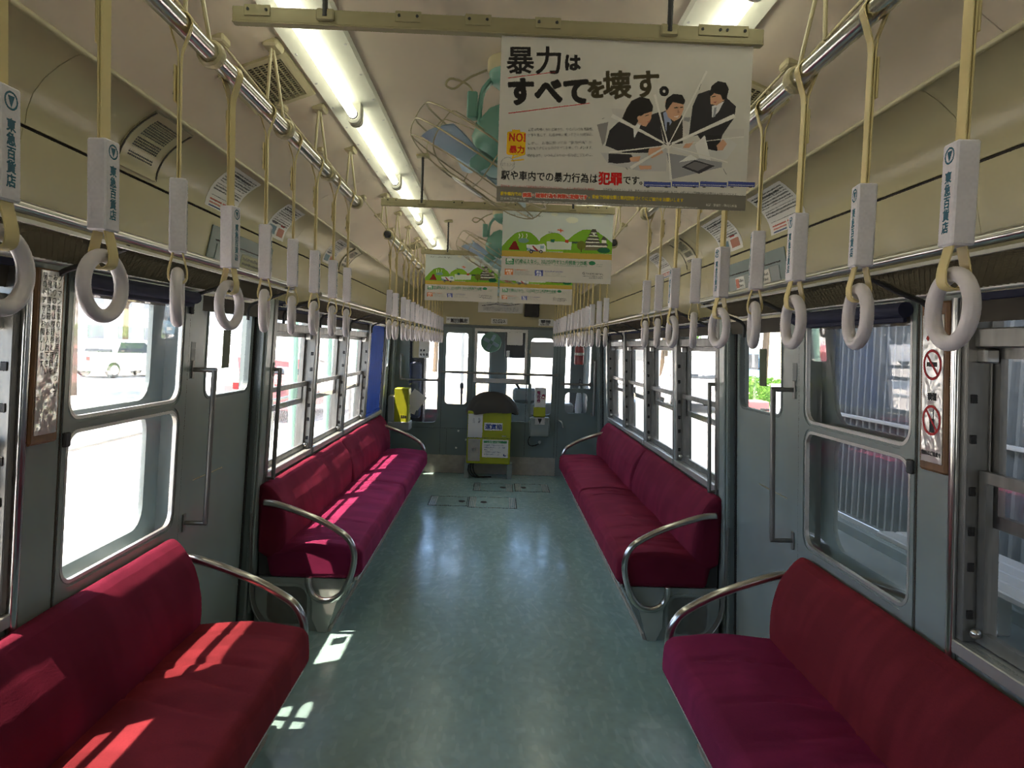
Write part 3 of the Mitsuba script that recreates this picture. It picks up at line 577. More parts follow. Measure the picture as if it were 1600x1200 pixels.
P_ = Print(); P_.put(text('両替', 0.03, 0.11, 0.225, 24, vertical=True), (70, 70, 80)).put(text('入口', 0.03, 0.05, 0.225, 24, vertical=True), (70, 70, 80)); P_.add('lettering', k, plane([-0.298, y - 0.0045, 0.47], [1, 0, 0], [0, 0, 1]))
for q in range(3): add('cable', tube(smooth_path([(-0.27 + q * .02, y + .06, 0.18), (-0.28 + q * .03, y + .02, 0.09), (-0.22 + q * .03, y + .05, 0.02), (-0.1 + q * .04, y + .1, 0.012)]), 0.007, 8), 'm_black', k, smooth=True)
# dark cloth cover
nu, nv = 44, 14; V = []
for j in range(nv):
    t = j / (nv - 1)
    for i in range(nu):
        a = 2 * math.pi * i / nu; ca, sa = math.cos(a), math.sin(a); e = lambda c, p=0.75: math.copysign(abs(c) ** p, c)
        r = math.sin(t * math.pi / 2) ** 0.75
        x = -0.03 + (0.27 + 0.02 * math.sin(3 * a)) * r * e(ca) + 0.025 * t * ca; yy = y + 0.12 + 0.155 * r * e(sa)
        z = 0.985 - 0.01 * t - 0.235 * (1 - math.cos(t * math.pi / 2)) ** 0.9 - 0.018 * t * math.sin(a * 2.0 + 0.6) + 0.006 * math.sin(7 * a) * t
        if x > 0.1: z -= 0.03 * t * 0
        V.append((x, yy, z))
f = [[j * nu + i, j * nu + (i + 1) % nu, (j + 1) * nu + (i + 1) % nu, (j + 1) * nu + i] for j in range(nv - 1) for i in range(nu)]
f = np.array(f); cov = trimesh.Trimesh(np.array(V), np.vstack([f[:, [0, 1, 2]], f[:, [0, 2, 3]]]), process=False); cov.fix_normals()
tag(add('fare_box_cover', cov, 'm_cover', smooth=True), 'dark brown cloth cover draped over the top of the fare box', 'cloth cover')
k = thing('yellow_box', 'lime-yellow box on a grey holder in the left front corner', 'box'); y = 8.02
add('body', cbox(-1.10, -0.945, y, y + 0.22, 0.62, 1.005, 0.006), 'm_lime', k)
for q in range(3): add('slot', cbox(-1.025 + q * .022, -1.009 + q * .022, y - 0.002, y + .002, 0.68, 0.71, 0), 'm_black', k)
add('holder', cbox(-1.165, -0.93, y - 0.02, y + 0.25, 0.545, 0.64, 0.006), 'm_grey', k); add('back_plate', cbox(-1.168, -1.10, y - .01, y + 0.25, 0.64, 0.92, 0.005), 'm_grey', k)
m = cbox(-0.085, 0.085, -0.002, 0.002, -0.09, 0.09); m.apply_transform(trimesh.transformations.rotation_matrix(0.6, [0, 1, 0])); m.apply_translation([-0.875, y + 0.10, 0.88]); tag(add('leaflet', m, 'm_paper'), 'tilted white leaflet sticking out beside the yellow box', 'leaflet')
m = cbox(-0.04, 0.04, -0.002, 0.002, -0.06, 0.06); m.apply_transform(trimesh.transformations.rotation_matrix(0.4, [0, 1, 0])); m.apply_translation([-0.905, y + 0.12, 0.78]); tag(add('leaflet', m, 'm_paper'), 'smaller white leaflet under the tilted one by the yellow box', 'leaflet')
k = thing('ticket_issuer', 'slim white and yellow ticket issuer on a grey box by the right end window', 'ticket machine'); y = 8.44
add('head', cbox(0.455, 0.578, y - .02, y + 0.1, 0.815, 1.035, 0.005), 'm_paper', k); add('yellow_base', cbox(0.445, 0.578, y - .025, y + 0.1, 0.705, 0.815, 0.004), 'm_lime', k)
add('bracket_box', rbox(0.405, 0.635, y - 0.02, y + 0.105, 0.47, 0.70, 0.02, 10), 'm_paint', k, smooth=30); add('ticket_mouth', cbox(0.46, 0.575, y - 0.03, y - .018, 0.615, 0.70, 0.003), 'm_alu', k); add('slot', Polygon and extr(Polygon([(0, 0), (0.05, 0), (0.03, -0.05), (0.02, -0.05)]), 0.004), 'm_black', k)
scene[k + '__slot']['to_world'] = T4().translate([0.492, y - 0.030, 0.685]).rotate([1, 0, 0], 90)
P_ = Print().put(text('整理券', 0.045, 0.018, 0.19, 32, bold=1, vertical=True), (110, 30, 70)).put(rrect(0.075, 0.112, 0.10, 0.15, 0.004).difference(rrect(0.082, 0.105, 0.108, 0.13, 0.003)), (130, 30, 60)); P_.add('lettering', k, plane([0.455, y - 0.0205, 0.815], [1, 0, 0], [0, 0, 1]))
add('cord', tube(smooth_path([(0.43, y + .04, 0.5), (0.395, y + .05, 0.42), (0.42, y + .06, 0.36), (0.50, y + .07, 0.37), (0.53, y + .09, 0.40)]), 0.006, 8), 'm_black', k, smooth=True); add('plug', cyl([0.53, y + .06, 0.40], [0.53, y + .105, 0.40], 0.016, 10), 'm_alu', k)

# ------------------------------------------------------------------ benches
def soft(m, fn):
    m.merge_vertices(); trimesh.smoothing.filter_taubin(m, 0.5, 0.51, 24); v = m.vertices; m.vertices = v + fn(v); return m
def cushion(y0, y1, seed, pitch=0.16):
    s_ = m3.Manifold.sphere(1, 32); r = random.Random(seed)
    pts = []
    for y_ in (y0, y1):
        e = 1 if y_ == y0 else -1
        for (x, z, rr) in ((0.700, 0.400, 0.045), (0.690, 0.330, 0.036), (0.715, 0.312, 0.030), (1.10, 0.312, 0.030), (1.10, 0.395, 0.050), (0.88, 0.402, 0.052)):
            pts.append(s_.scale((rr, rr * 0.8, rr)).translate((x, y_ + e * rr * 0.8, z)))
    m = tm(m3.Manifold.batch_hull(pts).refine_to_length(0.018))
    folds = [(r.uniform(y0 + .05, y1 - .05), r.uniform(0.006, 0.013), r.uniform(0.4, 1.0), r.uniform(-.25, .25)) for _ in range(int((y1 - y0) / pitch))]
    def d(v):
        w = np.clip((v[:, 2] - 0.40) / 0.045, 0, 1); o = np.zeros_like(v)
        q = meshkit.fbm(v * [5, 4, 5] + seed, 3, seed) - 0.5; o[:, 2] = 0.014 * q * w
        for (fy, fw, fa, sl) in folds:
            yy = fy + sl * (v[:, 0] - 0.9) + 0.02 * np.sin(v[:, 0] * 14 + fy * 9); g = np.exp(-((v[:, 1] - yy) / fw) ** 2) * np.clip((v[:, 0] - 0.68) / 0.08, 0, 1)
            o[:, 2] -= 0.011 * fa * g * w
        o[:, 2] += 0.010 * w * np.sin(np.clip((v[:, 0] - 0.66) / 0.42, 0, 1) * np.pi)
        return o
    return soft(m, d)
def backrest(y0, y1, seed):
    s_ = m3.Manifold.sphere(1, 32); pts = []
    for y_ in (y0, y1):
        e = 1 if y_ == y0 else -1
        for (x, z, rr) in ((1.100, 0.40, 0.046), (1.096, 0.46, 0.050), (1.096, 0.52, 0.050), (1.100, 0.565, 0.049), (1.109, 0.610, 0.047), (1.124, 0.655, 0.043), (1.140, 0.692, 0.038), (1.154, 0.718, 0.034), (1.162, 0.730, 0.029), (1.165, 0.42, 0.02)):
            pts.append(s_.scale((rr, rr * 0.9, rr)).translate((x, y_ + e * rr * 0.9, z)))
    m = tm(m3.Manifold.batch_hull(pts).refine_to_length(0.022))
    def d(v):
        o = np.zeros_like(v); q = meshkit.fbm(v * [3, 3.2, 3] + seed, 3, seed) - 0.5; w = np.clip((1.14 - v[:, 0]) / 0.05, 0, 1)
        o[:, 0] = 0.034 * q * w; o[:, 2] = 0.008 * (meshkit.fbm(v * [0, 4, 0] + seed, 2, seed) - 0.5) * (v[:, 2] > 0.7)
        return o
    return soft(m, d)
def mir(m, s):
    if s > 0: return m
    m = m.copy(); m.vertices = m.vertices * [-1, 1, 1]; m.invert(); return m
HOOP = [(1.150, 0.675), (1.09, 0.668), (1.02, 0.648), (0.94, 0.620), (0.86, 0.588), (0.78, 0.545), (0.725, 0.505), (0.695, 0.45), (0.69, 0.385), (0.705, 0.31), (0.735, 0.235), (0.785, 0.188), (0.845, 0.180), (0.895, 0.21), (0.915, 0.262), (0.915, 0.30)]
def grille(y, x0, x1, z0, z1, s, e):
    """expanded metal screen: crossing strips"""
    bars = []; st = 0.0125
    reg = rrect(x0, x1, z0, z1, 0.03)
    for sg in (-1, 1):
        q = -1.2
        while q < 1.2:
            l = LineString([((x0 + x1) / 2 + q - 1, 0 if sg > 0 else 1.2), ((x0 + x1) / 2 + q + 1, 1.2 if sg > 0 else 0)]).buffer(0.0016, 1, cap_style=2).intersection(reg)
            if not l.is_empty and l.area > 1e-7: bars.append(l)
            q += st
    m = extr(MultiPolygon([g for b in bars for g in (b.geoms if hasattr(b, 'geoms') else [b])]), 0.002); v = m.vertices; m.vertices = np.stack([s * v[:, 0], y + e * v[:, 2], v[:, 1]], 1); m.fix_normals() if False else None
    return m
def bench(s, y0, y1, n, cm, bm, label, ends):
    k = thing('bench_seat', label, 'bench seat', None)
    L = (y1 - y0) / n
    for i in range(n):
        add('seat_cushion', mir(cushion(y0 + i * L + 0.002, y0 + (i + 1) * L - 0.002, 11 + i + int(y0 * 7) + (3 if s > 0 else 0)), s), cm, k, smooth=True)
    ny = int(round(n)); 
    for i in range(ny):
        add('backrest', mir(backrest(y0 + i * L + 0.003 + (0 if i else -0.0), y0 + (i + 1) * L - 0.003 + (0.2 if (i == ny - 1 and y1 > 7) else 0), 31 + i + int(y0 * 5) + (5 if s > 0 else 0)), s), bm, k, smooth=True)
    prof = [(0.690, 0.278), (0.715, 0.278), (1.185, 0.278), (1.21, 0.02), (1.21, 0.0), (0.828, 0.0)]
    add('kick_panel', mir(sweep_y(prof, (y0 + 0.03, y1 - 0.03)), s), 'm_paint', k)
    add('edge_strip', mir(sweep_y([(0.676, 0.274), (0.692, 0.274), (0.692, 0.290), (0.676, 0.290)], (y0 + 0.02, y1 - 0.02)), s), 'm_alu', k)
    add('toe_strip', mir(sweep_y([(0.810, 0.0), (0.828, 0.0), (0.812, 0.034), (0.800, 0.034)], (y0 + 0.02, y1 - 0.02)), s), 'm_kick', k)
    add('rear_packing', mir(sweep_y([(1.13, 0.28), (1.19, 0.28), (1.185, 0.70), (1.15, 0.70)], (y0 + 0.04, y1 - 0.04)), s), 'm_dark', k)
    for (y, e) in ends:
        yy = y0 if y == 0 else y1
        pl = sbox(0.70, 0.0, 1.20, 0.278).intersection(Polygon([(0.70, 0.278), (0.835, 0.0), (1.215, 0.0), (1.20, 0.278)]))
        m = extr(pl, 0.010); v = m.vertices; m.vertices = np.stack([v[:, 0], yy + e * (-0.030 + v[:, 2]), v[:, 1]], 1); m.fix_normals()
        add('end_panel', mir(m, s), 'm_paint', k)
        reg = rrect(0.93, 1.14, 0.035, 0.235, 0.06)
        m = extr(reg, 0.003); v = m.vertices; m.vertices = np.stack([v[:, 0], yy + e * (-0.0205 + v[:, 2]), v[:, 1]], 1); m.fix_normals(); add('grille_recess', mir(m, s), 'm_black', k)
        g = grille(yy - 0.0165 * e, 0.93, 1.14, 0.035, 0.235, s, e); kk = add('heater_grille', g, 'm_steel', k); tag(kk, kind='stuff')
        rim = reg.buffer(0.012).difference(reg.buffer(-0.002)); m = extr(rim, 0.006); v = m.vertices; m.vertices = np.stack([v[:, 0], yy + e * (-0.020 + v[:, 2]), v[:, 1]], 1); m.fix_normals(); add('grille_rim', mir(m, s), 'm_paint', k)
        hp = smooth_path([(x, yy + e * 0.028 * (1 if z < 0.66 else 1), z) for x, z in HOOP], 5)
        add('armrest_hoop', mir(tube(hp, 0.0165, 14), s), 'm_chrome', k, smooth=True)
        # cast foot that carries the hoop
        foot = Polygon([(0.70, 0.26), (0.735, 0.225), (0.80, 0.175), (0.875, 0.175), (0.93, 0.225), (0.935, 0.262), (0.90, 0.16), (0.90, 0.07), (0.87, 0.005), (0.83, 0.005), (0.815, 0.06), (0.785, 0.16)])
        m = extr(foot.buffer(0.004), 0.012); v = m.vertices; m.vertices = np.stack([v[:, 0], yy + e * (-0.018 + v[:, 2]), v[:, 1]], 1); m.fix_normals(); add('hoop_foot', mir(m, s), 'm_alu', k)
    return k
NB = (-0.86, 2.70); FB = (3.725, 7.28)
bench(-1, *NB, 2, 'm_velvet_red', 'm_velvet', 'dark red velvet bench at the near left, striped with sunlight', [(1, 1)])
bench(-1, *FB, 2, 'm_velvet_pink', 'm_velvet', 'crimson velvet bench along the left wall at the far end, under four windows', [(0, -1), (1, 1)])
bench(1, *NB, 2, 'm_velvet_pink', 'm_velvet_red', 'crimson bench with a redder back along the right wall at the near end', [(1, 1)])
bench(1, *FB, 2, 'm_velvet', 'm_velvet', 'wine-red velvet bench along the right wall at the far end', [(0, -1), (1, 1)])
# curved skirting strips at the bench ends (steel)
for s, side in ((-1, 'left'), (1, 'right')):
    pts = smooth_path([(s * 1.205, 3.695, 0.62), (s * 1.205, 3.695, 0.30), (s * 1.195, 3.695, 0.16), (s * 1.14, 3.695, 0.06), (s * 1.05, 3.695, 0.008)], 6)
    k = thing('corner_strip', f'curved steel strip at the foot of the {side} wall, end of the far bench', 'trim strip'); add('strip', tube(pts, 0, flat=(0.055, 0.008), up=[0, 1, 0]), 'm_steel', k, smooth=30)

# ------------------------------------------------------------------ luggage racks
def rack(s, y0, y1, label, braces):
    k = thing('luggage_rack', label, 'luggage rack')
    xf, zf, xr, zr = 0.945, 1.742, 1.128, 1.675
    L = lambda t: np.array([xf + (xr - xf) * t, zf + (zr - zf) * t])
    add('front_tube', cyl([s * xf, y0, zf], [s * xf, y1, zf], 0.0135, 14), 'm_chrome', k, smooth=40)
    add('front_lip', mir(sweep_y([(xf - 0.005, zf - 0.030), (xf + 0.004, zf - 0.030), (xf + 0.004, zf - 0.022), (xf - 0.005, zf - 0.022)], (y0, y1)), s), 'm_alu', k)
    add('rear_tube', cyl([s * xr, y0, zr], [s * xr, y1, zr], 0.008, 10), 'm_alu', k, smooth=40)
    a, b = np.array([xf + 0.004, zf - 0.024]), np.array([xr - .002, zr])
    st = 0.0225; wd = np.linalg.norm(b - a); V, Fa = [], []
    ring = np.array([[0.0015, 0], [0, 0.0015], [-0.0015, 0], [0, -0.0015]])
    nst = int((y1 - y0 + wd * 1.6) / st)
    for sg in (-1, 1):
        for q in range(nst):
            ys = y0 + q * st - (wd * 1.6 if sg > 0 else 0)
            t0, t1 = 0.0, 1.0; yy = lambda t: ys + sg * t * wd * 1.6
            cut = [((y0 - ys) / (sg * wd * 1.6)), ((y1 - ys) / (sg * wd * 1.6))]; t0 = max(0, min(cut)); t1 = min(1, max(cut))
            if t1 - t0 < 0.02: continue
            p = [np.array([s * (a + (b - a) * t)[0], yy(t), (a + (b - a) * t)[1]]) for t in (t0, t1)]
            o = len(V)
            for pt in p:
                for r_ in ring: V.append(pt + np.array([0, r_[0], r_[1]]))
            for j in range(4): Fa += [[o + j, o + (j + 1) % 4, o + 4 + (j + 1) % 4], [o + j, o + 4 + (j + 1) % 4, o + 4 + j]]
    kk = add('net', trimesh.Trimesh(np.array(V), np.array(Fa), process=False), 'm_net', k); tag(kk, kind='stuff')
    for y in braces:
        m = tube(smooth_path([(s * 1.143, y, 1.58), (s * 1.132, y, 1.645), (s * 1.05, y, 1.680), (s * 0.955, y, 1.722)], 6), 0, flat=(0.018, 0.012), up=[0, 1, 0]); add('bracket', m, 'm_dark', k, smooth=30)
    if y0 < 0:
        m = tube(smooth_path([(s * xf, y1, zf), (s * (xf + .02), y1 + 0.05, zf - .005), (s * 1.06, y1 + 0.12, zf - .02), (s * 1.14, y1 + 0.14, zf - .04)], 6), 0.009); add('end_rail', m, 'm_dark', k, smooth=40)
for s, side in ((-1, 'left'), (1, 'right')):
    rack(s, -2.5, 3.42, f'netted luggage rack with a chrome front tube over the near {side} bench and door', (0.9, 1.93, 2.78, 3.40))
    rack(s, 3.92, 8.2, f'netted luggage rack with a chrome front tube over the far {side} bench', (3.96, 4.78, 5.75, 6.72, 7.58))

# ------------------------------------------------------------------ strap rails, brackets and straps
RX, RZ = 0.62, 2.09
def strap_rail(s, y0, y1, label, brs):
    k = thing('strap_rail', label, 'strap rail')
    add('tube', cyl([s * RX, y0, RZ], [s * RX, y1, RZ], 0.0185, 18), 'm_chrome', k, smooth=40)
    for yy, e in ((y0, -1), (y1, 1)): add('end_cap', lathe([(0, 0), (0.019, 0), (0.019, 0.012), (0.012, 0.02), (0, 0.02)], 16), 'm_dark', k); scene[[q for q in scene if q.startswith(k + '__end_cap')][-1]]['to_world'] = T4().translate([s * RX, yy, RZ]).rotate([1, 0, 0], -90 * e)
    for y in brs:
        b = num(f'{k}__bracket'); zc = ceil_z(0.64)
        ringm = torus(0.0225, 0.007, 20, 8); ringm.apply_transform(np.diag([1, 2.2, 1, 1])); ringm.apply_translation([s * RX, y, RZ])
        legs = [ringm]
        C_, F1, F2, J = np.array([s * 0.622, y, RZ + 0.020]), np.array([s * 0.635, y - 0.07, ceil_z(.635)]), np.array([s * 0.735, y - 0.19, ceil_z(.735)]), np.array([s * 0.652, y - 0.055, RZ + 0.062])
        legs += [tube([F1, C_], 0, flat=(0.011, 0.007), up=[0, 1, 0]), tube([F1 + [0, -.012, 0], J], 0, flat=(0.011, 0.007), up=[0, 1, 0]), tube([C_, J], 0, flat=(0.020, 0.007), up=[0, 1, 0])]
        for o in (-0.011, 0.011): legs.append(tube([J + [0, o, 0], F2 + [0, o, 0]], 0, flat=(0.007, 0.006), up=[0, 1, 0]))
        legs.append(cbox(*sorted((F2[0] - .022, F2[0] + .022)), F2[1] - .028, F2[1] + .028, F2[2] - .014, F2[2] + .008, .005))
        scene[b] = mikit.ply(cat(legs), 'm_cream', smooth=False)
        add('foot', cbox(s * 0.635 - 0.022, s * 0.635 + 0.022, y - 0.105, y - 0.035, zc - 0.012, zc + 0.012, 0.006), 'm_cream', b)
for s, side in ((-1, 'left'), (1, 'right')):
    strap_rail(s, -1.6, 3.2, f'chrome strap rail on cream brackets above the {side} seats, near section', [-.53, 0, 0.53, 1.06, 1.59, 2.12, 2.65, 3.18])
    strap_rail(s, 4.08, 8.35, f'chrome strap rail on cream brackets above the {side} seats, far section', [4.10, 4.63, 5.16, 5.69, 6.22, 6.75, 7.28, 7.81, 8.34])
# strap parts in local coordinates, rail axis at the origin
loop = [(0.0205 * math.cos(a), 0, 0.0205 * math.sin(a)) for a in np.linspace(-0.45, math.pi + 0.45, 20)]
belt = cat([tube(loop, 0, flat=(0.024, 0.003), up=[0, 1, 0]),
            tube([loop[0], (0.0045, 0, -0.052), (0.0025, 0, -0.070), (0.0020, 0, -0.30)], 0, flat=(0.024, 0.003), up=[0, 1, 0]),
            tube([loop[-1], (-0.0045, 0, -0.052), (-0.0025, 0, -0.070), (-0.0020, 0, -0.30)], 0, flat=(0.024, 0.003), up=[0, 1, 0])])
tongue = cbox(0.0045, 0.0085, -0.012, 0.012, -0.150, -0.080, 0.0015)
rivet = cat([cyl([0.0080, 0, z], [0.0115, 0, z], 0.0045, 8) for z in (-0.095, -0.132)] + [cbox(0.0085, 0.0098, -0.002, 0.002, -0.132, -0.095)])
sleeve = cbox(-0.0155, 0.0155, -0.0185, 0.0185, -0.433, -0.293, 0.0025)
low = [(0.008, -0.43), (0.013, -0.452), (0.0165, -0.468), (0.0150, -0.484), (0.006, -0.4905), (-0.006, -0.4905), (-0.0150, -0.484), (-0.0165, -0.468), (-0.013, -0.452), (-0.008, -0.43)]
lowl = tube(smooth_path([(x, 0, z) for x, z in low], 3), 0, flat=(0.024, 0.003), up=[0, 1, 0])
ringm = torus(0.0470, 0.0110, 44, 14); ringm.apply_transform(trimesh.transformations.rotation_matrix(math.pi / 2, [0, 0, 1])); ringm.apply_translation([0, 0, -0.5175])
pl = Print()
pl.put(text('東急百貨店', 0.0165, -0.0082, 0.098, 32, bold=1, vertical=True), (38, 96, 120))
pl.put(unary_union([Point(0, 0.119).buffer(0.0115).difference(Point(0, 0.119).buffer(0.0090)), Polygon([(-0.006, 0.125), (0.006, 0.125), (0, 0.110)])]), (38, 96, 120))
Vp, Fp = np.vstack(pl.v), np.vstack(pl.f)
fa = plane([0.01555, 0, -0.430], [0, 1, 0], [0, 0, 1])(Vp); fb = plane([-0.01555, 0, -0.430], [0, -1, 0], [0, 0, 1])(Vp)
lett = trimesh.Trimesh(np.vstack([fa, fb]), np.vstack([Fp, Fp + len(Vp)]), process=False)
PS = {'belt': mikit.ply(belt, 'm_belt'), 'tongue': mikit.ply(tongue, 'm_belt'), 'rivet': mikit.ply(rivet, 'm_dark'), 'sleeve': mikit.ply(sleeve, 'm_sleeve'), 'sleeve__lettering': mikit.ply(lett, 'm_ink'),
      'lower_loop': mikit.ply(lowl, 'm_belt', smooth=40), 'ring': mikit.ply(ringm, 'm_ring', smooth=True)}
def strap(s, y, yaw, label, group, sway=0.0):
    k = thing('hand_strap', label, 'hand strap', group)
    tw = T4().translate([s * RX, y, RZ]).rotate([0, 0, 1], yaw + (180 if s < 0 else 0)).rotate([1, 0, 0], sway)
    tb = T4().translate([s * RX, y, RZ]).rotate([0, 0, 1], yaw * 0.25 + (180 if s < 0 else 0)).rotate([1, 0, 0], sway)
    for n, d in PS.items():
        scene[f'{k}__{n}'] = {**d, 'to_world': tb if n in ('tongue', 'rivet') else tw}
LY = [0.93, 1.17, 1.44, 1.71, 1.97, 2.23, 2.50, 2.77, 3.03]; LYAW = [-4, -6, 20, -8, 12, 13, 5, 6, 7]
RYs = [1.0, 1.265, 1.54, 1.78, 2.06, 2.33, 2.61, 2.86, 3.10]; RYAW = [-3, -8, -3, -13, 8, -14, 2, -9, -5]
LF = [4.21, 4.47, 4.83, 5.08, 5.37, 5.66, 5.94, 6.28, 6.60, 6.92, 7.24, 7.55, 7.86, 8.18]
RF = [4.24, 4.53, 4.87, 5.12, 5.36, 5.60, 5.84, 6.12, 6.41, 6.80, 7.10, 7.41, 7.70, 8.05]
RFY = [-10, -12, 3, -12, -4, 2, -10, 2, 0, -11, -6, 3, 0, -4]
for s, side, sets in ((-1, 'left', ((LY, LYAW, 'near'), (LF, None, 'far'))), (1, 'right', ((RYs, RYAW, 'near'), (RF, RFY, 'far')))):
    for ys, yw, part in sets:
        for i, y in enumerate(ys):
            strap(s, y, (yw[i] if yw else random.Random(i).uniform(-6, 4)) , f'white-ringed ivory hand strap, {ORD[i]} from the camera on the {part} {side} rail', f'hand straps on the {part} {side} rail', random.Random(i + 40).uniform(-0.6, 0.6))

# ------------------------------------------------------------------ lamps
for s, side in ((-1, 'left'), (1, 'right')):
    for i in range(9):
        y0 = 0.56 - 3 * 1.045 + i * 1.045 + 1.03; y1 = y0 + 0.985
        if y1 > 8.3: break
        where = ['behind the camera', 'over the camera', 'cut by the top of the frame', 'nearest past the front poster rail', 'second', 'third', 'fourth', 'fifth', 'sixth'][i]
        k = thing('fluorescent_lamp', f'lit fluorescent tube in the {side} ceiling row, {where}' + (' along' if i > 3 else ''), 'lamp', f'fluorescent tubes on the {side}')
        zc = 2.275; t = tm(m3.Manifold.cylinder(y1 - y0, 0.016, 0.016, 14)); t.apply_transform(trimesh.transformations.rotation_matrix(-math.pi / 2, [1, 0, 0])); t.apply_translation([s * 0.52, y0, zc])
        key = add('tube', t, 'm_tube', k, smooth=40); scene[key]['emitter'] = {'type': 'area', 'radiance': {'type': 'rgb', 'value': list(TUBE_RADIANCE)}}
        for yy, e in ((y0, -1), (y1, 1)):
            h = rrect(-0.024, 0.024, -0.028, 0.055, 0.022); m = extr(h, 0.022); v = m.vertices; m.vertices = np.stack([s * 0.52 + v[:, 0], yy + (0 if e > 0 else -0.022) + v[:, 2], zc + v[:, 1]], 1); m.fix_normals()
            add('socket', m, 'm_strip', k)
            add('tube_cap', cyl([s * 0.52, yy - 0.004 * e, zc], [s * 0.52, yy - 0.012 * e, zc], 0.0175, 14), 'm_dark', k)

# ------------------------------------------------------------------ ceiling vent grilles, cove vents and cove posters
def ceil_frame(s, x0, x1, y0, y1, label):
    k = thing('ceiling_vent', label, 'vent'); xs = np.linspace(x0, x1, 7)
    Z = lambda x, o=0.0: ceil_z(x) - o
    def patch(xa, xb, ya, yb, o, th):
        q = np.linspace(xa, xb, 5); return sweep_y([(s * x, Z(x, o)) for x in q] + [(s * x, Z(x, o - th)) for x in q[::-1]], (ya, yb))
    add('backing', patch(x0 + .02, x1 - .02, y0 + .02, y1 - .02, 0.001, 0.004), 'm_black', k)
    for (xa, xb, ya, yb) in ((x0, x1, y0, y0 + .025), (x0, x1, y1 - .025, y1), (x0, x0 + .022, y0, y1), (x1 - .022, x1, y0, y1)): add('frame', patch(xa, xb, ya, yb, 0.008, 0.010), 'm_cream', k)
    wires = [patch(x0 + .02, x1 - .02, y, y + .003, 0.006, 0.003) for y in np.arange(y0 + .03, y1 - .03, 0.0150)] + [patch(x, x + .003, y0 + .02, y1 - .02, 0.006, 0.003) for x in np.arange(x0 + .026, x1 - .024, 0.0150)]
    tag(add('mesh_screen', cat(wires), 'm_rail', k), kind='stuff')
ceil_frame(-1, 0.615, 0.80, 2.10, 2.44, 'square meshed exhaust vent in the ceiling left of the lamps')
ceil_frame(1, 0.615, 0.80, 2.10, 2.44, 'square meshed exhaust vent in the ceiling right of the lamps, behind the front poster')
ceil_frame(-1, 0.615, 0.80, 5.75, 6.08, 'small far meshed vent in the ceiling left of the lamps')
cs = np.r_[0, np.cumsum(np.linalg.norm(np.diff(COVE, axis=0), axis=1))]
def cove(u, o=0.0):
    """u in metres up the cove from the ledge, o = offset into the room"""
    u = np.asarray(u, float); x = np.interp(u, cs, COVE[:, 0]); z = np.interp(u, cs, COVE[:, 1]); e = 0.004
    tx = np.interp(u + e, cs, COVE[:, 0]) - np.interp(u - e, cs, COVE[:, 0]); tz = np.interp(u + e, cs, COVE[:, 1]) - np.interp(u - e, cs, COVE[:, 1]); l = np.hypot(tx, tz) + 1e-9
    return x - o * tz / l, z + o * tx / l
def covemap(s, y0, dirn):
    def f(v):
        x, z = cove(v[:, 1], 0.0015 + v[:, 2]); return np.stack([s * x, y0 + dirn * v[:, 0], z], 1)
    return f
def grid_mesh(w, h, nx, ny, off=0.0):
    v = np.array([(x, y, off) for y in np.linspace(0, h, ny) for x in np.linspace(0, w, nx)]); f = [[r * nx + c, r * nx + c + 1, (r + 1) * nx + c + 1, (r + 1) * nx + c] for r in range(ny - 1) for c in range(nx - 1)]; f = np.array(f)
    return v, np.vstack([f[:, [0, 1, 2]], f[:, [0, 2, 3]]])
def covesolid(s, y0, w, u0, u1, o0, o1):
    us = np.linspace(u0, u1, 9); A = [cove(u, o0) for u in us]; B = [cove(u, o1) for u in us[::-1]]
    return sweep_y([(s * x, z) for x, z in A] + [(s * x, z) for x, z in B], (y0, y0 + w))
def cove_vent(s, y0, w, label):
    k = thing('cove_vent', label, 'vent', 'vents in the coves')
    add('plate', covesolid(s, y0, w, 0.012, 0.205, 0.0, 0.004), 'm_cove', k, smooth=30)
    for a, b, u0, u1 in ((y0, 0.006, 0.012, 0.205), (y0 + w - .006, 0.006, 0.012, 0.205), (y0, w, 0.010, 0.015), (y0, w, 0.203, 0.208)): add('rim', covesolid(s, a, b, u0, u1, 0.0, 0.0065), 'm_joint' if b < .01 else 'm_cove', k)
    sl = [covesolid(s, y0 + 0.045 + q * 0.0105, 0.0070, u, u + 0.0052, 0.003, 0.0048) for q in range(int((w - .09) / .0105)) for u in np.arange(0.050, 0.18, 0.0080)]
    tag(add('slot', cat(sl), 'm_black', k), kind='stuff')
cove_vent(-1, 2.11, 0.24, 'louvred vent in the left cove over the near bench')
cove_vent(1, 4.02, 0.24, 'louvred vent in the right cove beyond the curved adverts')
cove_vent(-1, 5.0, 0.24, 'louvred vent in the left cove over the far bench')
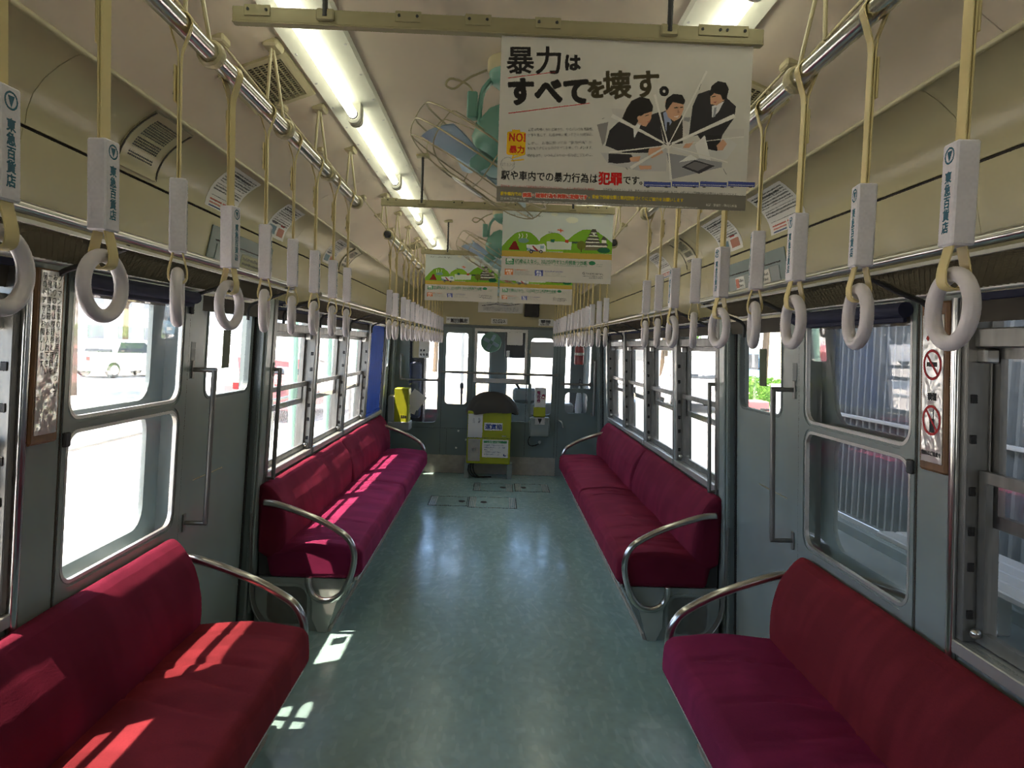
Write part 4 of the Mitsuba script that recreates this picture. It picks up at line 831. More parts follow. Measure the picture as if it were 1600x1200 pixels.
def cove_ad(s, y0, w, label, style):
    k = thing('cove_advert', label, 'advert', 'curved paper adverts in the coves')
    add('sheet', covesolid(s, y0, w, 0.016, 0.200, 0.0005, 0.0012), 'm_paper', k, smooth=30)
    P_ = Print(); h0 = 0.02; rr = random.Random(style * 7 + (1 if s > 0 else 0))
    for q in range(9): P_.put(dashes(0.02, w - 0.02, 0.085 + q * 0.012, 0.007, style + q), (75, 75, 72))
    P_.put(dashes(0.03, w * .8, 0.165, 0.012, style * 3), (40, 40, 42), 2)
    if style % 2: P_.put(sbox(0.02, h0 + .01, w * .45, h0 + 0.055), (96, 122, 134)).put(sbox(w * .55, h0 + .01, w - .03, h0 + .055), (165, 110, 90)).put(sbox(0.03, h0 + .058, w * .4, h0 + .072), (70, 72, 80)).put(sbox(w * .6, h0 + .06, w * .8, h0 + .07), (150, 40, 40))
    else:
        for q in range(3): P_.put(sbox(0.03, h0 + q * 0.012, w * .48, h0 + q * 0.012 + .006), ((70, 80, 120), (180, 110, 100), (170, 90, 80))[q]).put(sbox(w * .52, h0 + q * 0.012, w - .03, h0 + q * 0.012 + .006), ((70, 80, 120), (180, 110, 100), (170, 90, 80))[q])
        P_.put(sbox(0.03, h0 + .042, w - .03, h0 + .044), (90, 90, 90))
    v = np.vstack(P_.v); 
    P_.add('print', k, covemap(s, y0 if s < 0 else y0 + w, 1 if s < 0 else -1))
cove_ad(-1, 2.74, 0.30, 'curved white advert in the left cove, nearest the camera past the vent', 2)
cove_ad(-1, 3.44, 0.28, 'curved advert with a blue and brown picture in the left cove', 3)
cove_ad(-1, 4.55, 0.28, 'curved advert in the left cove above the far bench', 5)
cove_ad(1, 2.62, 0.34, 'curved white timetable advert in the right cove, nearest the camera', 2)
cove_ad(1, 3.30, 0.32, 'curved advert with coloured boxes in the right cove beside the timetable', 3)
cove_ad(1, 4.62, 0.30, 'curved advert with red lettering in the right cove, farther along', 4)
# indicator boxes above the doors
for s, side in ((-1, 'left'), (1, 'right')):
    k = thing('door_indicator', f'recessed grey-green indicator panel above the {side} door', 'indicator panel')
    def pmap(m):
        m = m.copy(); v = m.vertices; zz = v[:, 1]; xx = np.interp(zz, [1.66, 1.958], [wx(1.66) + .004, 1.092]); m.vertices = np.stack([s * (xx + v[:, 2]), v[:, 0], zz], 1)
        if s < 0: m.invert()
        return m
    add('panel', pmap(cbox(2.85, 3.60, 1.79, 1.925, -0.006, -0.0005, 0.002)), 'm_endpaint', k)
    add('groove', pmap(cbox(2.90, 3.60, 1.872, 1.877, -0.0075, -0.005, 0)), 'm_black', k)
    add('window', pmap(cbox(2.92, 3.55, 1.80, 1.862, -0.009, -0.005, 0.001)), 'm_paint', k)
    pf = lambda v: pmapv(v)
    y_a = 3.30
    cards = ((3.02, 3.17, (205, 200, 190)), (3.33, 3.45, (205, 205, 200))) if s > 0 else ((3.20, 3.5, (150, 150, 120)),)
    for a, b, c in cards:
        m = pmap(cbox(a, b, 1.803, 1.856, -0.011, -0.009, 0)); lin = [(q / 255) ** 2.2 for q in c]; add('card', m, 'm_print', k, color=np.tile(lin, (len(m.vertices), 1)))
        P_ = Print(); P_.put(dashes(0.012, (b - a) - .012, 0.030, 0.013, int(a * 100)), (90, 90, 88)); P_.put(dashes(0.012, (b - a) - .02, 0.010, 0.011, int(a * 90)), (90, 90, 88))
        if s > 0 and a > 3.3: P_.put(sbox(0.005, 0.006, 0.05, 0.047), (190, 120, 100), 2)
        xx = np.interp(1.803, [1.66, 1.958], [wx(1.66) + .004, 1.092]) - 0.0114
        P_.add('print', k, plane([s * xx, a if s < 0 else b, 1.803], [0, -s, 0], [-s * 0.2, 0, 1]))

# ------------------------------------------------------------------ fans
def fan(y, label, detail=True):
    k = thing('ceiling_fan', label, 'fan', 'green ceiling fans'); c = np.array([-0.045, y, 2.10]); zb = 2.374
    add('base', lathe([(0, zb - 0.035), (0.085, zb - 0.035), (0.088, zb - 0.028), (0.088, zb + .004), (0, zb + .004)], 28), 'm_cream', k, smooth=30); scene[k + '__base']['to_world'] = T4().translate([0.03, y, 0])
    add('canopy', lathe([(0, zb - 0.09), (0.045, zb - 0.085), (0.078, zb - 0.06), (0.084, zb - 0.035), (0, zb - 0.035)], 28), 'm_green_fan', k, smooth=40); scene[k + '__canopy']['to_world'] = T4().translate([0.03, y, 0])
    yoke = cat([tube(smooth_path([(-0.045, y, zb - 0.055), (-0.07, y, zb - 0.09), (-0.078, y, zb - 0.14), (-0.078, y, zb - 0.205)], 5), 0, flat=(0.034, 0.014), up=[0, 1, 0]), tube(smooth_path([(0.105, y, zb - 0.055), (0.13, y, zb - 0.09), (0.138, y, zb - 0.14), (0.138, y, zb - 0.205)], 5), 0, flat=(0.034, 0.014), up=[0, 1, 0]), cyl([-0.09, y, zb - 0.2], [0.15, y, zb - 0.2], 0.016, 12)])
    add('yoke', yoke, 'm_green_fan', k, smooth=30)
    add('capacitor', cbox(-0.118, -0.086, y - .02, y + .02, zb - 0.175, zb - 0.095, 0.004), 'm_green_fan', k)
    add('cord', tube(smooth_path([(-0.10, y, zb - 0.095), (-0.12, y, zb - 0.07), (-0.17, y, zb - 0.055), (-0.185, y, zb - 0.075), (-0.16, y, zb - 0.085), (-0.13, y, zb - 0.062), (-0.105, y, zb - 0.045), (-0.06, y, zb - 0.025)]), 0.0035, 6), 'm_rail', k, smooth=True)
    n = np.array([-0.52, 0.10, -0.85]); n /= np.linalg.norm(n); R = trimesh.geometry.align_vectors([0, 0, -1], n); X = np.eye(4); X[:3, 3] = c
    X = X @ R; tw = T4(X)
    def put(nm, m, mt, sm=False, parent=k):
        m = m.copy(); m.apply_transform(X); return add(nm, m, mt, parent, sm)
    put('motor', lathe([(0, -0.015), (0.05, -0.012), (0.072, 0.01), (0.078, 0.06), (0.07, 0.11), (0.045, 0.145), (0, 0.155)], 28), 'm_green_fan', 40)
    put('hub', lathe([(0, -0.075), (0.03, -0.07), (0.042, -0.05), (0.042, -0.02), (0, -0.018)], 20), 'm_green_fan', 40)
    for q in range(4):
        a0 = q * math.pi / 2 + 0.75; vs, fs = [], []
        na, nr = 8, 6
        for i in range(nr):
            r = 0.035 + 0.165 * i / (nr - 1)
            for j in range(na):
                w = 0.55 + 0.35 * math.sin(math.pi * i / (nr - 1) * 0.8 + .3); t = (j / (na - 1) - 0.5) * w
                vs.append((r * math.cos(a0 + t), r * math.sin(a0 + t), -0.045 + 0.075 * (j / (na - 1) - 0.5) * (0.6 + .4 * i / nr)))
        for i in range(nr - 1):
            for j in range(na - 1): fs.append([i * na + j, i * na + j + 1, (i + 1) * na + j + 1, (i + 1) * na + j])
        vs = np.array(vs); fs = np.array(fs); nn = len(vs); tri = np.vstack([fs[:, [0, 1, 2]], fs[:, [0, 2, 3]]])
        bl = trimesh.Trimesh(np.vstack([vs, vs + [0, 0, 0.003]]), np.vstack([tri[:, ::-1], tri + nn]), process=False); put('blade', bl, 'm_blade', True)
    cage = num(f'{k}__cage')
    def ringw(r, z, w=0.0022): a = np.arange(40) * 2 * np.pi / 40; return tube(np.stack([r * np.cos(a), r * np.sin(a), 0 * a + z], 1), w, 6, closed=True)
    m = cat([ringw(0.236, 0.012, .003), ringw(0.240, -0.045, .003), ringw(0.225, -0.092), ringw(0.10, -0.124, .003)]); m.apply_transform(X); scene[cage] = mikit.ply(m, 'm_cage', smooth=True)
    for q in range(8):
        a = q * math.pi / 4 + 0.3; cx, sx_ = math.cos(a), math.sin(a)
        w = tube(smooth_path([(r * cx, r * sx_, z) for r, z in ((0.07, 0.04), (0.19, 0.027), (0.236, 0.012), (0.241, -0.045), (0.226, -0.092), (0.17, -0.117), (0.10, -0.125))], 4), 0.0018, 6); w.apply_transform(X); add('wire', w, 'm_cage', cage, smooth=True)
    put('badge', lathe([(0, -0.13), (0.055, -0.129), (0.055, -0.124), (0, -0.124)], 24), 'm_alu', 30)
fan(2.32, 'green caged ceiling fan nearest the camera, half behind the front poster')
fan(4.78, 'green caged ceiling fan in the middle, behind the second poster')
fan(7.22, 'green caged ceiling fan farthest away, between the two far posters')

# ------------------------------------------------------------------ poster rails and hanging posters
def poster_rail(y, z, label):
    k = thing('poster_rail', label, 'poster rail', 'poster rails across the ceiling')
    add('rail', cbox(-0.55, 0.518, y - 0.008, y + 0.008, z - 0.014, z + 0.016, 0.002), 'm_rail', k)
    add('rail_lip', cbox(-0.55, 0.518, y - 0.010, y + 0.010, z - 0.017, z - 0.013, 0.001), 'm_rail', k)
    for x in (-0.50, -0.20, -0.06, 0.08, 0.41, 0.46):
        cl = num(f'{k}__clip'); scene[cl] = mikit.ply(cbox(x - 0.026, x + 0.026, y - 0.0105, y - 0.008, z - 0.003, z + 0.019, 0.001), 'm_rail')
        for q in (-0.018, 0.018): add('screw', cyl([x + q, y - 0.0105, z + .009], [x + q, y - 0.0125, z + .009], 0.003, 8), 'm_dark', cl)
    for x in (-0.365, 0.325):
        add('hanger', cyl([x, y - .012, z], [x, y - .012, ceil_z(x)], 0.0055, 10), 'm_dark', k, smooth=40); add('hanger_clamp', cbox(x - 0.018, x + 0.018, y - 0.015, y - 0.008, z - 0.008, z + 0.016, 0.003), 'm_rail', k)
        add('hanger_foot', cbox(x - 0.03, x + 0.03, y - .03, y + .012, ceil_z(x) - .014, ceil_z(x) + .002, .004), 'm_rail', k)
poster_rail(1.52, 2.143, 'flat brass-coloured poster rail nearest the camera, across the whole ceiling')
poster_rail(3.40, 2.137, 'second flat poster rail from the camera, carrying the castle poster')
poster_rail(5.15, 2.137, 'third flat poster rail, carrying two castle posters')
def sheet_at(x0, y, w, h, ztop, label, group=None):
    k = thing('hanging_poster', label, 'poster', group)
    add('sheet', cbox(x0, x0 + w, y - 0.0006, y + 0.0006, ztop - h, ztop, 0), 'm_poster', k)
    return k, plane([x0, y - 0.0007, ztop - h], [1, 0, 0], [0, 0, 1])
def poly(*p): return Polygon(p).buffer(0)
# the anti-violence poster; coordinates in crop pixels, deskewed
W1, H1 = 0.512, 0.335
def q1(x, y): return ((x - 2) / 1560 * W1, H1 - (y - 55 - 0.0404 * x) / 1037 * H1)
def pg1(*p): return poly(*[q1(*a) for a in p])
k, f = sheet_at(-0.012, 1.52, W1, H1, 2.13, 'white poster with a shattered photo of three office workers and heavy black Japanese lettering')
P_ = Print(); u1 = W1 / 1560
def t1(t, hpx, x, y, c, px=48, bold=0, rot=0, fit=None, layer=1, sx=1.0):
    a, b = q1(x, y); P_.put(text(t, hpx * u1, a, b, px, bold, rot=rot, fit=fit * u1 if fit else None, sx=sx), c, layer)
BK = (28, 25, 24); OL = (62, 54, 34)
P_.put(sbox(0, 0, W1, 0.031), (118, 114, 104))
t1('暴力', 176, 36, 285, BK, 200, 4, rot=2); t1('は', 105, 392, 272, BK, 120, 6, rot=2)
t1('すべて', 172, 48, 478, BK, 120, 7, rot=3); t1('を', 118, 540, 440, OL, 120, 7, rot=3); t1('壊す', 180, 640, 440, OL, 200, 6, rot=4); t1('。', 150, 990, 420, BK, 64, 3, rot=3)
P_.put(stroke([q1(48, 328), q1(340, 290)], 3 * u1 * 1.5), (190, 50, 50)); P_.put(stroke([q1(60, 545), q1(560, 482)], 5 * u1), (190, 50, 50))
P_.put(rrect(*[q1(55, 0)[0], q1(172, 0)[0]], q1(0, 800)[1], q1(0, 655)[1], 0.004), (222, 178, 34)); P_.put(sbox(q1(85, 0)[0], q1(0, 655)[1], q1(135, 0)[0], q1(0, 642)[1]), (222, 178, 34))
P_.put(unary_union([stroke([q1(85, 840), q1(165, 832)], 8 * u1), stroke([q1(95, 822), q1(150, 805)], 8 * u1), stroke([q1(100, 800), q1(92, 830)], 8 * u1)]), (222, 178, 34))
t1('NO!', 62, 64, 716, (190, 50, 30), 120, 4, layer=2); t1('暴力', 48, 72, 786, (190, 40, 30), 120, 4, layer=2)
for t, y in (('上司や同僚たちに信頼され、やりがいのある職場。', 655), ('仕事を通じて、社会の中に築いてきた人間関係。', 688), ('しかし、お酒に酔っての“暴力行為”が、', 738), ('あなたの大切なもののすべてを壊してしまいます。', 770), ('明日もまた、いつもどおりの一日を過ごすために。', 816)): t1(t, 20, 182, y, (70, 68, 64), 24, rot=3, fit=405)
P_.put(Point(*q1(65, 862)).buffer(44 * u1).difference(Point(*q1(65, 862)).buffer(41 * u1)), (130, 128, 124)); t1('23.1.20', 22, 28, 870, (130, 128, 124), 24, fit=72)
t1('駅や車内での暴力行為は', 60, 26, 950, BK, 48, 1, fit=600); t1('犯罪', 80, 632, 978, (196, 26, 30), 96, 4, layer=2, fit=150); t1('です。', 56, 785, 980, BK, 48, 1, fit=120)
t1('暴力行為により３年以下の有期懲役の判決が科される場合があります（刑法暴力行為 傷害罪）。', 17, 26, 1002, (170, 70, 60), 24, fit=600)
t1('お客様同士はもちろん、駅員・乗務員への暴力行為も同様に厳罰に処され、必要に応じて警察署の協力を要請する場合がございます。', 14, 665, 1022, (90, 90, 88), 24, fit=840)
for q in range(4):
    x0 = 918 + q * 176; P_.put(pg1((x0, 968), (x0 + 168, 975), (x0 + 168, 1006), (x0, 999)), (66, 78, 150)); P_.put(pg1((x0 + 4, 988), (x0 + 164, 994), (x0 + 164, 998), (x0 + 4, 992)), (200, 200, 210), 2)
    for c in (24, 140): P_.put(pg1((x0 + c - 12, 1001), (x0 + c + 12, 1002), (x0 + c + 8, 1009), (x0 + c - 8, 1008)), (40, 40, 50), 2)
t1('駅や車内での', 24, 26, 1052, (218, 190, 40), 24, 1, fit=130, layer=2); t1('痴漢・破壊行為も同様に犯罪です', 27, 165, 1062, (200, 70, 50), 32, 2, fit=405, layer=3); t1('。安全で快適な駅と車内空間づくりにご協力をお願いします', 24, 575, 1072, (212, 184, 40), 24, 1, fit=595, layer=2)
P_.put(text('痴漢・破壊行為も同様に犯罪です', 27 * u1, *q1(165, 1062), 32, 6, fit=409 * u1), (228, 214, 200), 2)
t1('日本民営鉄道協会', 18, 26, 1080, (200, 198, 190), 24, fit=155, layer=2); P_.put(dashes(q1(205, 0)[0], q1(1260, 0)[0], q1(0, 1088)[1], 9 * u1, 5), (190, 188, 180), 2); t1('後援・警察庁・国土交通省', 17, 1310, 1122, (205, 202, 194), 24, fit=195, layer=2)
# the broken photograph
SU, SK, HR = (46, 44, 48), (206, 160, 130), (30, 26, 25)
P_.put(pg1((610, 615), (680, 598), (665, 720), (650, 745)), (140, 136, 134)); P_.put(pg1((695, 515), (830, 520), (770, 590), (708, 555)), (196, 192, 186))
P_.put(pg1((1000, 560), (1160, 560), (1190, 640), (1530, 640), (1530, 690), (1180, 680)), (198, 194, 188)); P_.put(pg1((1150, 570), (1190, 570), (1185, 600), (1150, 590)), (150, 150, 150), 2)
P_.put(pg1((640, 790), (830, 800), (1050, 760), (1055, 905), (900, 905), (690, 860)), (188, 186, 184), 1.1); P_.put(pg1((1085, 765), (1440, 700), (1490, 740), (1430, 830), (1380, 840), (1180, 800)), (206, 204, 200), 1.2); P_.put(pg1((1050, 790), (1400, 850), (1400, 880), (1090, 955)), (150, 150, 154), 1.3)
P_.put(pg1((1150, 880), (1230, 835), (1355, 872), (1260, 922)), (58, 56, 62), 2); P_.put(pg1((1170, 876), (1230, 845), (1320, 868), (1250, 905)), (110, 108, 112), 3)
P_.put(pg1((1225, 740), (1285, 680), (1330, 840), (1255, 820)), (226, 224, 220), 2); P_.put(pg1((1130, 850), (1200, 800), (1250, 830)), (225, 224, 220), 2)
P_.put(pg1((668, 745), (690, 650), (740, 600), (830, 590), (1000, 535), (1005, 620), (1030, 735), (960, 790), (780, 790)), SU, 1.5); P_.put(pg1((690, 795), (830, 800), (850, 830), (820, 850), (740, 858), (690, 850)), SU, 1.5)   # woman's suit
P_.put(pg1((830, 600), (885, 605), (870, 650), (845, 700)), (224, 222, 220), 2); P_.put(pg1((855, 545), (950, 520), (945, 580), (915, 628), (860, 610)), SK, 2)
P_.put(Polygon([q1(*a) for a in ((760, 600), (790, 520), (820, 470), (870, 446), (925, 458), (950, 500), (948, 530), (900, 545), (880, 560), (862, 590), (850, 618), (815, 628))]).buffer(0.001), HR, 3); P_.put(Point(*q1(872, 575)).buffer(14 * u1), SK, 4)
P_.put(pg1((905, 560), (930, 552), (928, 557), (907, 565)), HR, 4); P_.put(pg1((918, 600), (942, 592), (936, 602)), (180, 90, 80), 4); P_.put(pg1((940, 765), (1010, 745), (1030, 790), (960, 825), (935, 800)), SK, 2); P_.put(pg1((820, 820), (890, 810), (880, 845), (830, 845)), SK, 3); P_.put(pg1((880, 870), (960, 870), (960, 892), (890, 895)), SK, 3)
P_.put(pg1((990, 545), (1030, 530), (1140, 560), (1150, 735), (1040, 735), (1010, 640)), (58, 54, 50), 1.7); P_.put(pg1((1018, 540), (1048, 530), (1075, 600), (1040, 660)), (150, 160, 190), 2); P_.put(pg1((1045, 600), (1060, 600), (1070, 720), (1045, 725)), (44, 42, 46), 3)   # man in the middle
P_.put(Polygon([q1(*a) for a in ((1028, 470), (1060, 450), (1140, 470), (1145, 520), (1125, 575), (1090, 595), (1050, 570), (1035, 530))]), SK, 3); P_.put(Polygon([q1(*a) for a in ((1028, 500), (1035, 455), (1075, 425), (1130, 430), (1152, 465), (1145, 490), (1075, 475), (1048, 515), (1040, 530))]), HR, 4)
P_.put(pg1((1085, 508), (1110, 506), (1110, 512), (1085, 514)), HR, 4); P_.put(pg1((1122, 506), (1140, 504), (1140, 510), (1122, 512)), HR, 4); P_.put(pg1((1080, 565), (1120, 558), (1105, 572)), (240, 225, 215), 4); P_.put(pg1((1108, 520), (1122, 540), (1108, 544)), (178, 130, 100), 4)
P_.put(pg1((1185, 690), (1200, 500), (1230, 425), (1300, 400), (1400, 440), (1470, 500), (1465, 570), (1400, 670), (1395, 680), (1240, 680)), SU, 1.5); P_.put(pg1((1240, 680), (1395, 680), (1365, 780), (1300, 765)), (38, 36, 40), 1.7); P_.put(pg1((1320, 500), (1395, 470), (1360, 540), (1325, 572)), (222, 220, 222), 2); P_.put(pg1((1335, 510), (1350, 505), (1345, 565), (1330, 570)), (150, 150, 158), 3)   # man at right
P_.put(Polygon([q1(*a) for a in ((1305, 410), (1340, 400), (1400, 430), (1395, 465), (1350, 495), (1310, 488))]), SK, 3); P_.put(Polygon([q1(*a) for a in ((1300, 425), (1312, 375), (1350, 345), (1400, 355), (1420, 395), (1410, 450), (1385, 462), (1372, 430), (1330, 420), (1308, 440))]), HR, 4); P_.put(pg1((1318, 440), (1340, 436), (1340, 441), (1318, 445)), HR, 4); P_.put(pg1((1325, 474), (1350, 470), (1340, 480)), (160, 80, 70), 4)
P_.put(pg1((1360, 745), (1400, 705), (1425, 735), (1400, 775), (1370, 775)), SK, 3); P_.put(pg1((1165, 735), (1220, 720), (1190, 760), (1150, 760)), SK, 3)
PW = (222, 219, 212); cx, cy = 1058, 745
for a, w in (((700, 560), 22), ((960, 430), 14), ((1278, 285), 12), ((1465, 560), 24), ((830, 885), 18), ((1085, 960), 14), ((1435, 850), 8), ((690, 790), 10), ((1530, 690), 5)):
    e0 = np.array(q1(cx, cy)); e1 = np.array(q1(*a)); d_ = e1 - e0; nn = np.array([-d_[1], d_[0]]) / np.linalg.norm(d_); P_.put(Polygon([e0 + nn * w * u1 * .25, e1 + nn * w * u1 * .55, e1 - nn * w * u1 * .55, e0 - nn * w * u1 * .25]), PW, 5)
P_.put(Point(*q1(cx, cy)).buffer(20 * u1, 3), PW, 5); P_.put(unary_union([stroke([q1(1030, 730), q1(1050, 742)], 5 * u1), stroke([q1(1065, 745), q1(1080, 735)], 5 * u1)]), BK, 6)
for a, b in (((655, 575), (640, 580)), ((1275, 285), (1235, 400)), ((1410, 890), (1432, 925)), ((800, 880), (812, 895))): P_.put(stroke([q1(*a), q1(*b)], 3 * u1), (110, 108, 104), 2)
P_.add('print', k, f)
# castle poster
W2, H2 = 0.506, 0.323
def q2(x, y): return ((x - 32) / 1290 * W2, H2 - (y - 65 - 0.034 * (x - 32)) / 830 * H2)
def pg2(*p): return poly(*[q2(*a) for a in p])
u2 = W2 / 1290
P2 = Print()
def t2(t, h, x, y, c, px=32, bold=0, fit=None, layer=2): a, b = q2(x, y); P2.put(text(t, h * u2, a, b, px, bold, fit=fit * u2 if fit else None), c, layer)
yg = q2(32, 545)[1]; yr = q2(32, 612)[1]
P2.put(sbox(0, yr, W2, H2), (205, 214, 210)); P2.put(sbox(0, yr, W2, yg), (196, 168, 76), 3)
for cx_, cy_, rx, ry in ((1150, 115, 95, 38), (840, 190, 72, 36), (632, 122, 42, 18)): P2.put(affinity.translate(affinity.scale(Point(0, 0).buffer(1, 12), rx * u2, ry * u2), *q2(cx_, cy_)).intersection(sbox(0, 0, W2, H2)), (222, 226, 208), 2)
def hill(xs): return Polygon([q2(*a) for a in xs])
P2.put(hill([(32, 560), (32, 500), (90, 430), (180, 345), (270, 318), (360, 335), (430, 390), (480, 460), (500, 560)]), (120, 170, 48), 2)
P2.put(hill([(430, 560), (480, 400), (560, 350), (640, 335), (700, 350), (760, 395), (800, 470), (810, 560)]), (138, 184, 52), 2)
P2.put(hill([(740, 575), (800, 420), (880, 350), (970, 300), (1050, 298), (1150, 330), (1240, 390), (1322, 455), (1322, 585)]), (118, 170, 44), 2)
P2.put(pg2((110, 535), (165, 440), (190, 435), (240, 540)), (128, 36, 32), 4); P2.put(affinity.translate(affinity.scale(Point(0, 0).buffer(1, 10), 62 * u2, 28 * u2), *q2(282, 430)), (120, 160, 150), 4)
for x in (225, 260, 310): P2.put(stroke([q2(x, 405), q2(x + 12, 375), q2(x + 2, 350)], 9 * u2), (226, 230, 210), 5)
P2.put(Polygon([q2(*a) for a in ((320, 480), (440, 482), (520, 470), (545, 500), (540, 555), (330, 548))]).buffer(0.0012), (226, 228, 226), 4); P2.put(pg2((320, 515), (470, 560), (330, 548)), (70, 76, 130), 5); P2.put(pg2((400, 490), (470, 555), (430, 550), (380, 490)), (170, 60, 60), 5); P2.put(rrect(*[q2(330, 0)[0], q2(360, 0)[0]], q2(0, 525)[1] - .004, q2(0, 500)[1] - .002, 0.001), (150, 180, 190), 6); P2.put(rrect(q2(480, 0)[0], q2(525, 0)[0], q2(480, 525)[1], q2(480, 488)[1], 0.001), (150, 180, 190), 6)
for x in (376, 490): P2.put(Point(*q2(x, 560)).buffer(20 * u2), (50, 44, 70), 6); P2.put(Point(*q2(x, 560)).buffer(9 * u2), (210, 205, 190), 7)
P2.put(Polygon([q2(*a) for a in ((555, 440), (845, 448), (838, 535), (560, 528))]).buffer(0.001), (212, 222, 206), 4); P2.put(pg2((598, 415), (644, 417), (642, 452), (598, 450)), (40, 110, 84), 5); P2.put(pg2((768, 420), (810, 422), (808, 456), (766, 454)), (180, 66, 40), 5); P2.put(pg2((848, 440), (925, 442), (920, 465), (848, 462)), (60, 80, 62), 4)
P2.put(stroke([q2(672, 305), q2(745, 315)], 12 * u2), (214, 110, 80), 4); P2.put(stroke([q2(705, 290), q2(715, 335)], 14 * u2), (214, 110, 80), 4); P2.put(stroke([q2(568, 328), q2(635, 342)], 8 * u2), (120, 130, 110), 4)
WH, TI = (226, 226, 218), (84, 80, 76)
for (a, b, yb, h) in ((1000, 1260, 500, 40), (1010, 1170, 455, 34), (1030, 1160, 415, 28), (1050, 1145, 375, 26), (1068, 1130, 340, 22)):
    P2.put(pg2((a, yb), (b, yb + 6), (b - 6, yb - h * .55), (a + 6, yb - h * .55 - 4)), WH, 4); P2.put(pg2((a - 16, yb - h * .45), (b + 16, yb - h * .4 + 4), (b - 14, yb - h - 2), (a + 14, yb - h - 6)), TI, 5)
P2.put(pg2((1065, 322), (1138, 324), (1120, 296), (1080, 294)), TI, 5); P2.put(pg2((1085, 360), (1120, 362), (1100, 336)), WH, 6); P2.put(pg2((1195, 460), (1252, 462), (1248, 420), (1198, 418)), WH, 4); P2.put(pg2((1185, 422), (1262, 424), (1240, 392), (1205, 390)), TI, 5); P2.put(pg2((1195, 398), (1245, 400), (1220, 376)), TI, 5); P2.put(pg2((1005, 500), (1265, 505), (1275, 545), (995, 540)), (112, 104, 84), 4)
P2.put(Point(*q2(960, 485)).buffer(52 * u2), (110, 116, 44), 6); P2.put(sbox(q2(956, 0)[0], q2(958, 560)[1], q2(966, 0)[0], q2(958, 500)[1]), (90, 70, 40), 6); P2.put(affinity.translate(affinity.scale(Point(0, 0).buffer(1, 12), 74 * u2, 32 * u2), *q2(1225, 543)), (30, 96, 62), 7)
GR = (60, 132, 84)
P2.put(sbox(q2(82, 0)[0], q2(130, 708)[1], q2(180, 0)[0], q2(130, 640)[1]), GR, 2); t2('おれ', 34, 92, 668, (235, 240, 232), 24, 2, layer=3); t2('シルバー', 22, 90, 696, (235, 240, 232), 24, 1, fit=80, layer=3)
t2('65歳以上なら、10,000円で3カ月間乗り放題!', 52, 192, 686, (70, 130, 92), 48, 1, fit=850); t2('満65歳以上の方なら、どなたでもお申込みいただけます', 18, 192, 706, (90, 130, 100), 24, fit=420)
P2.put(affinity.translate(affinity.scale(Point(0, 0).buffer(1, 12), 38 * u2, 24 * u2), *q2(1095, 693)), (50, 130, 90), 2); P2.put(dashes(q2(650, 0)[0], q2(1035, 0)[0], q2(850, 730)[1], 10 * u2, 3), (140, 160, 145), 2); P2.put(dashes(q2(1145, 0)[0], q2(1225, 0)[0], q2(1185, 712)[1], 8 * u2, 4), (140, 160, 145), 2); P2.put(dashes(q2(1145, 0)[0], q2(1215, 0)[0], q2(1185, 735)[1], 8 * u2, 6), (150, 165, 150), 2)
P2.put(sbox(q2(75, 0)[0], q2(120, 832)[1], q2(172, 0)[0], q2(120, 762)[1]), (206, 112, 48), 2); t2('お問合', 28, 82, 792, (240, 230, 215), 24, 1, fit=82, layer=3); t2('せ先', 28, 95, 824, (240, 230, 215), 24, 1, layer=3)
P2.put(sbox(q2(428, 0)[0], q2(470, 845)[1], q2(525, 0)[0], q2(470, 776)[1]), (84, 92, 160), 2); t2('購入', 30, 445, 808, (235, 235, 242), 24, 1, layer=3); t2('方法', 30, 445, 840, (235, 235, 242), 24, 1, layer=3)
for q in range(4): P2.put(dashes(q2(190, 0)[0], q2((340, 370, 350, 400)[q], 0)[0], q2(280, 778 + q * 18)[1], 9 * u2, 20 + q), (206, 120, 70) if q == 0 else (170, 168, 160), 2); P2.put(dashes(q2(540, 0)[0], q2((760, 740, 730, 790)[q], 0)[0], q2(640, 796 + q * 18)[1], 9 * u2, 30 + q), (100, 105, 150) if q == 0 else (175, 174, 168), 2)
t2('熊本電気鉄道株式会社', 24, 1025, 826, (90, 90, 88), 24, fit=205); P2.put(Polygon([q2(*a) for a in ((988, 826), (988, 806), (1001, 796), (1014, 806), (1014, 826))]).difference(Polygon([q2(*a) for a in ((993, 822), (993, 808), (1001, 802), (1009, 808), (1009, 822))])), (90, 90, 88), 2)
for q in range(2): P2.put(dashes(q2((990, 1065)[q], 0)[0], q2(1228, 0)[0], q2(1100, 852 + q * 20)[1], 10 * u2, 50 + q), (110, 110, 108), 2)
t2('たいへんお世話になった皆さまへ', 24, 105, 84, (96, 104, 92), 24, fit=320, layer=2); t2('おばあちゃんは電車で乗り放題に。', 24, 105, 138, (96, 104, 92), 24, fit=390, layer=2)
for (x0, y, lab) in ((0.006, 3.40, 'castle and hills poster hanging nearest, alone on the second rail'), (-0.516, 5.15, 'castle and hills poster on the left half of the third rail'), (0.003, 5.15, 'castle and hills poster on the right half of the third rail, partly hidden')):
    k, f = sheet_at(x0, y, W2, H2, 2.126, lab, 'castle posters'); P2.add('print', k, f)

# ------------------------------------------------------------------ the rear of the car (behind the camera)
k = struct('wall_rear', xz(Polygon(np.vstack([[(1.24, -0.05)], arch, [(-1.24, -0.05)]])), Y0 - 0.04, 0.04), 'm_endpaint', 'plain grey-green bulkhead at the rear of the car')

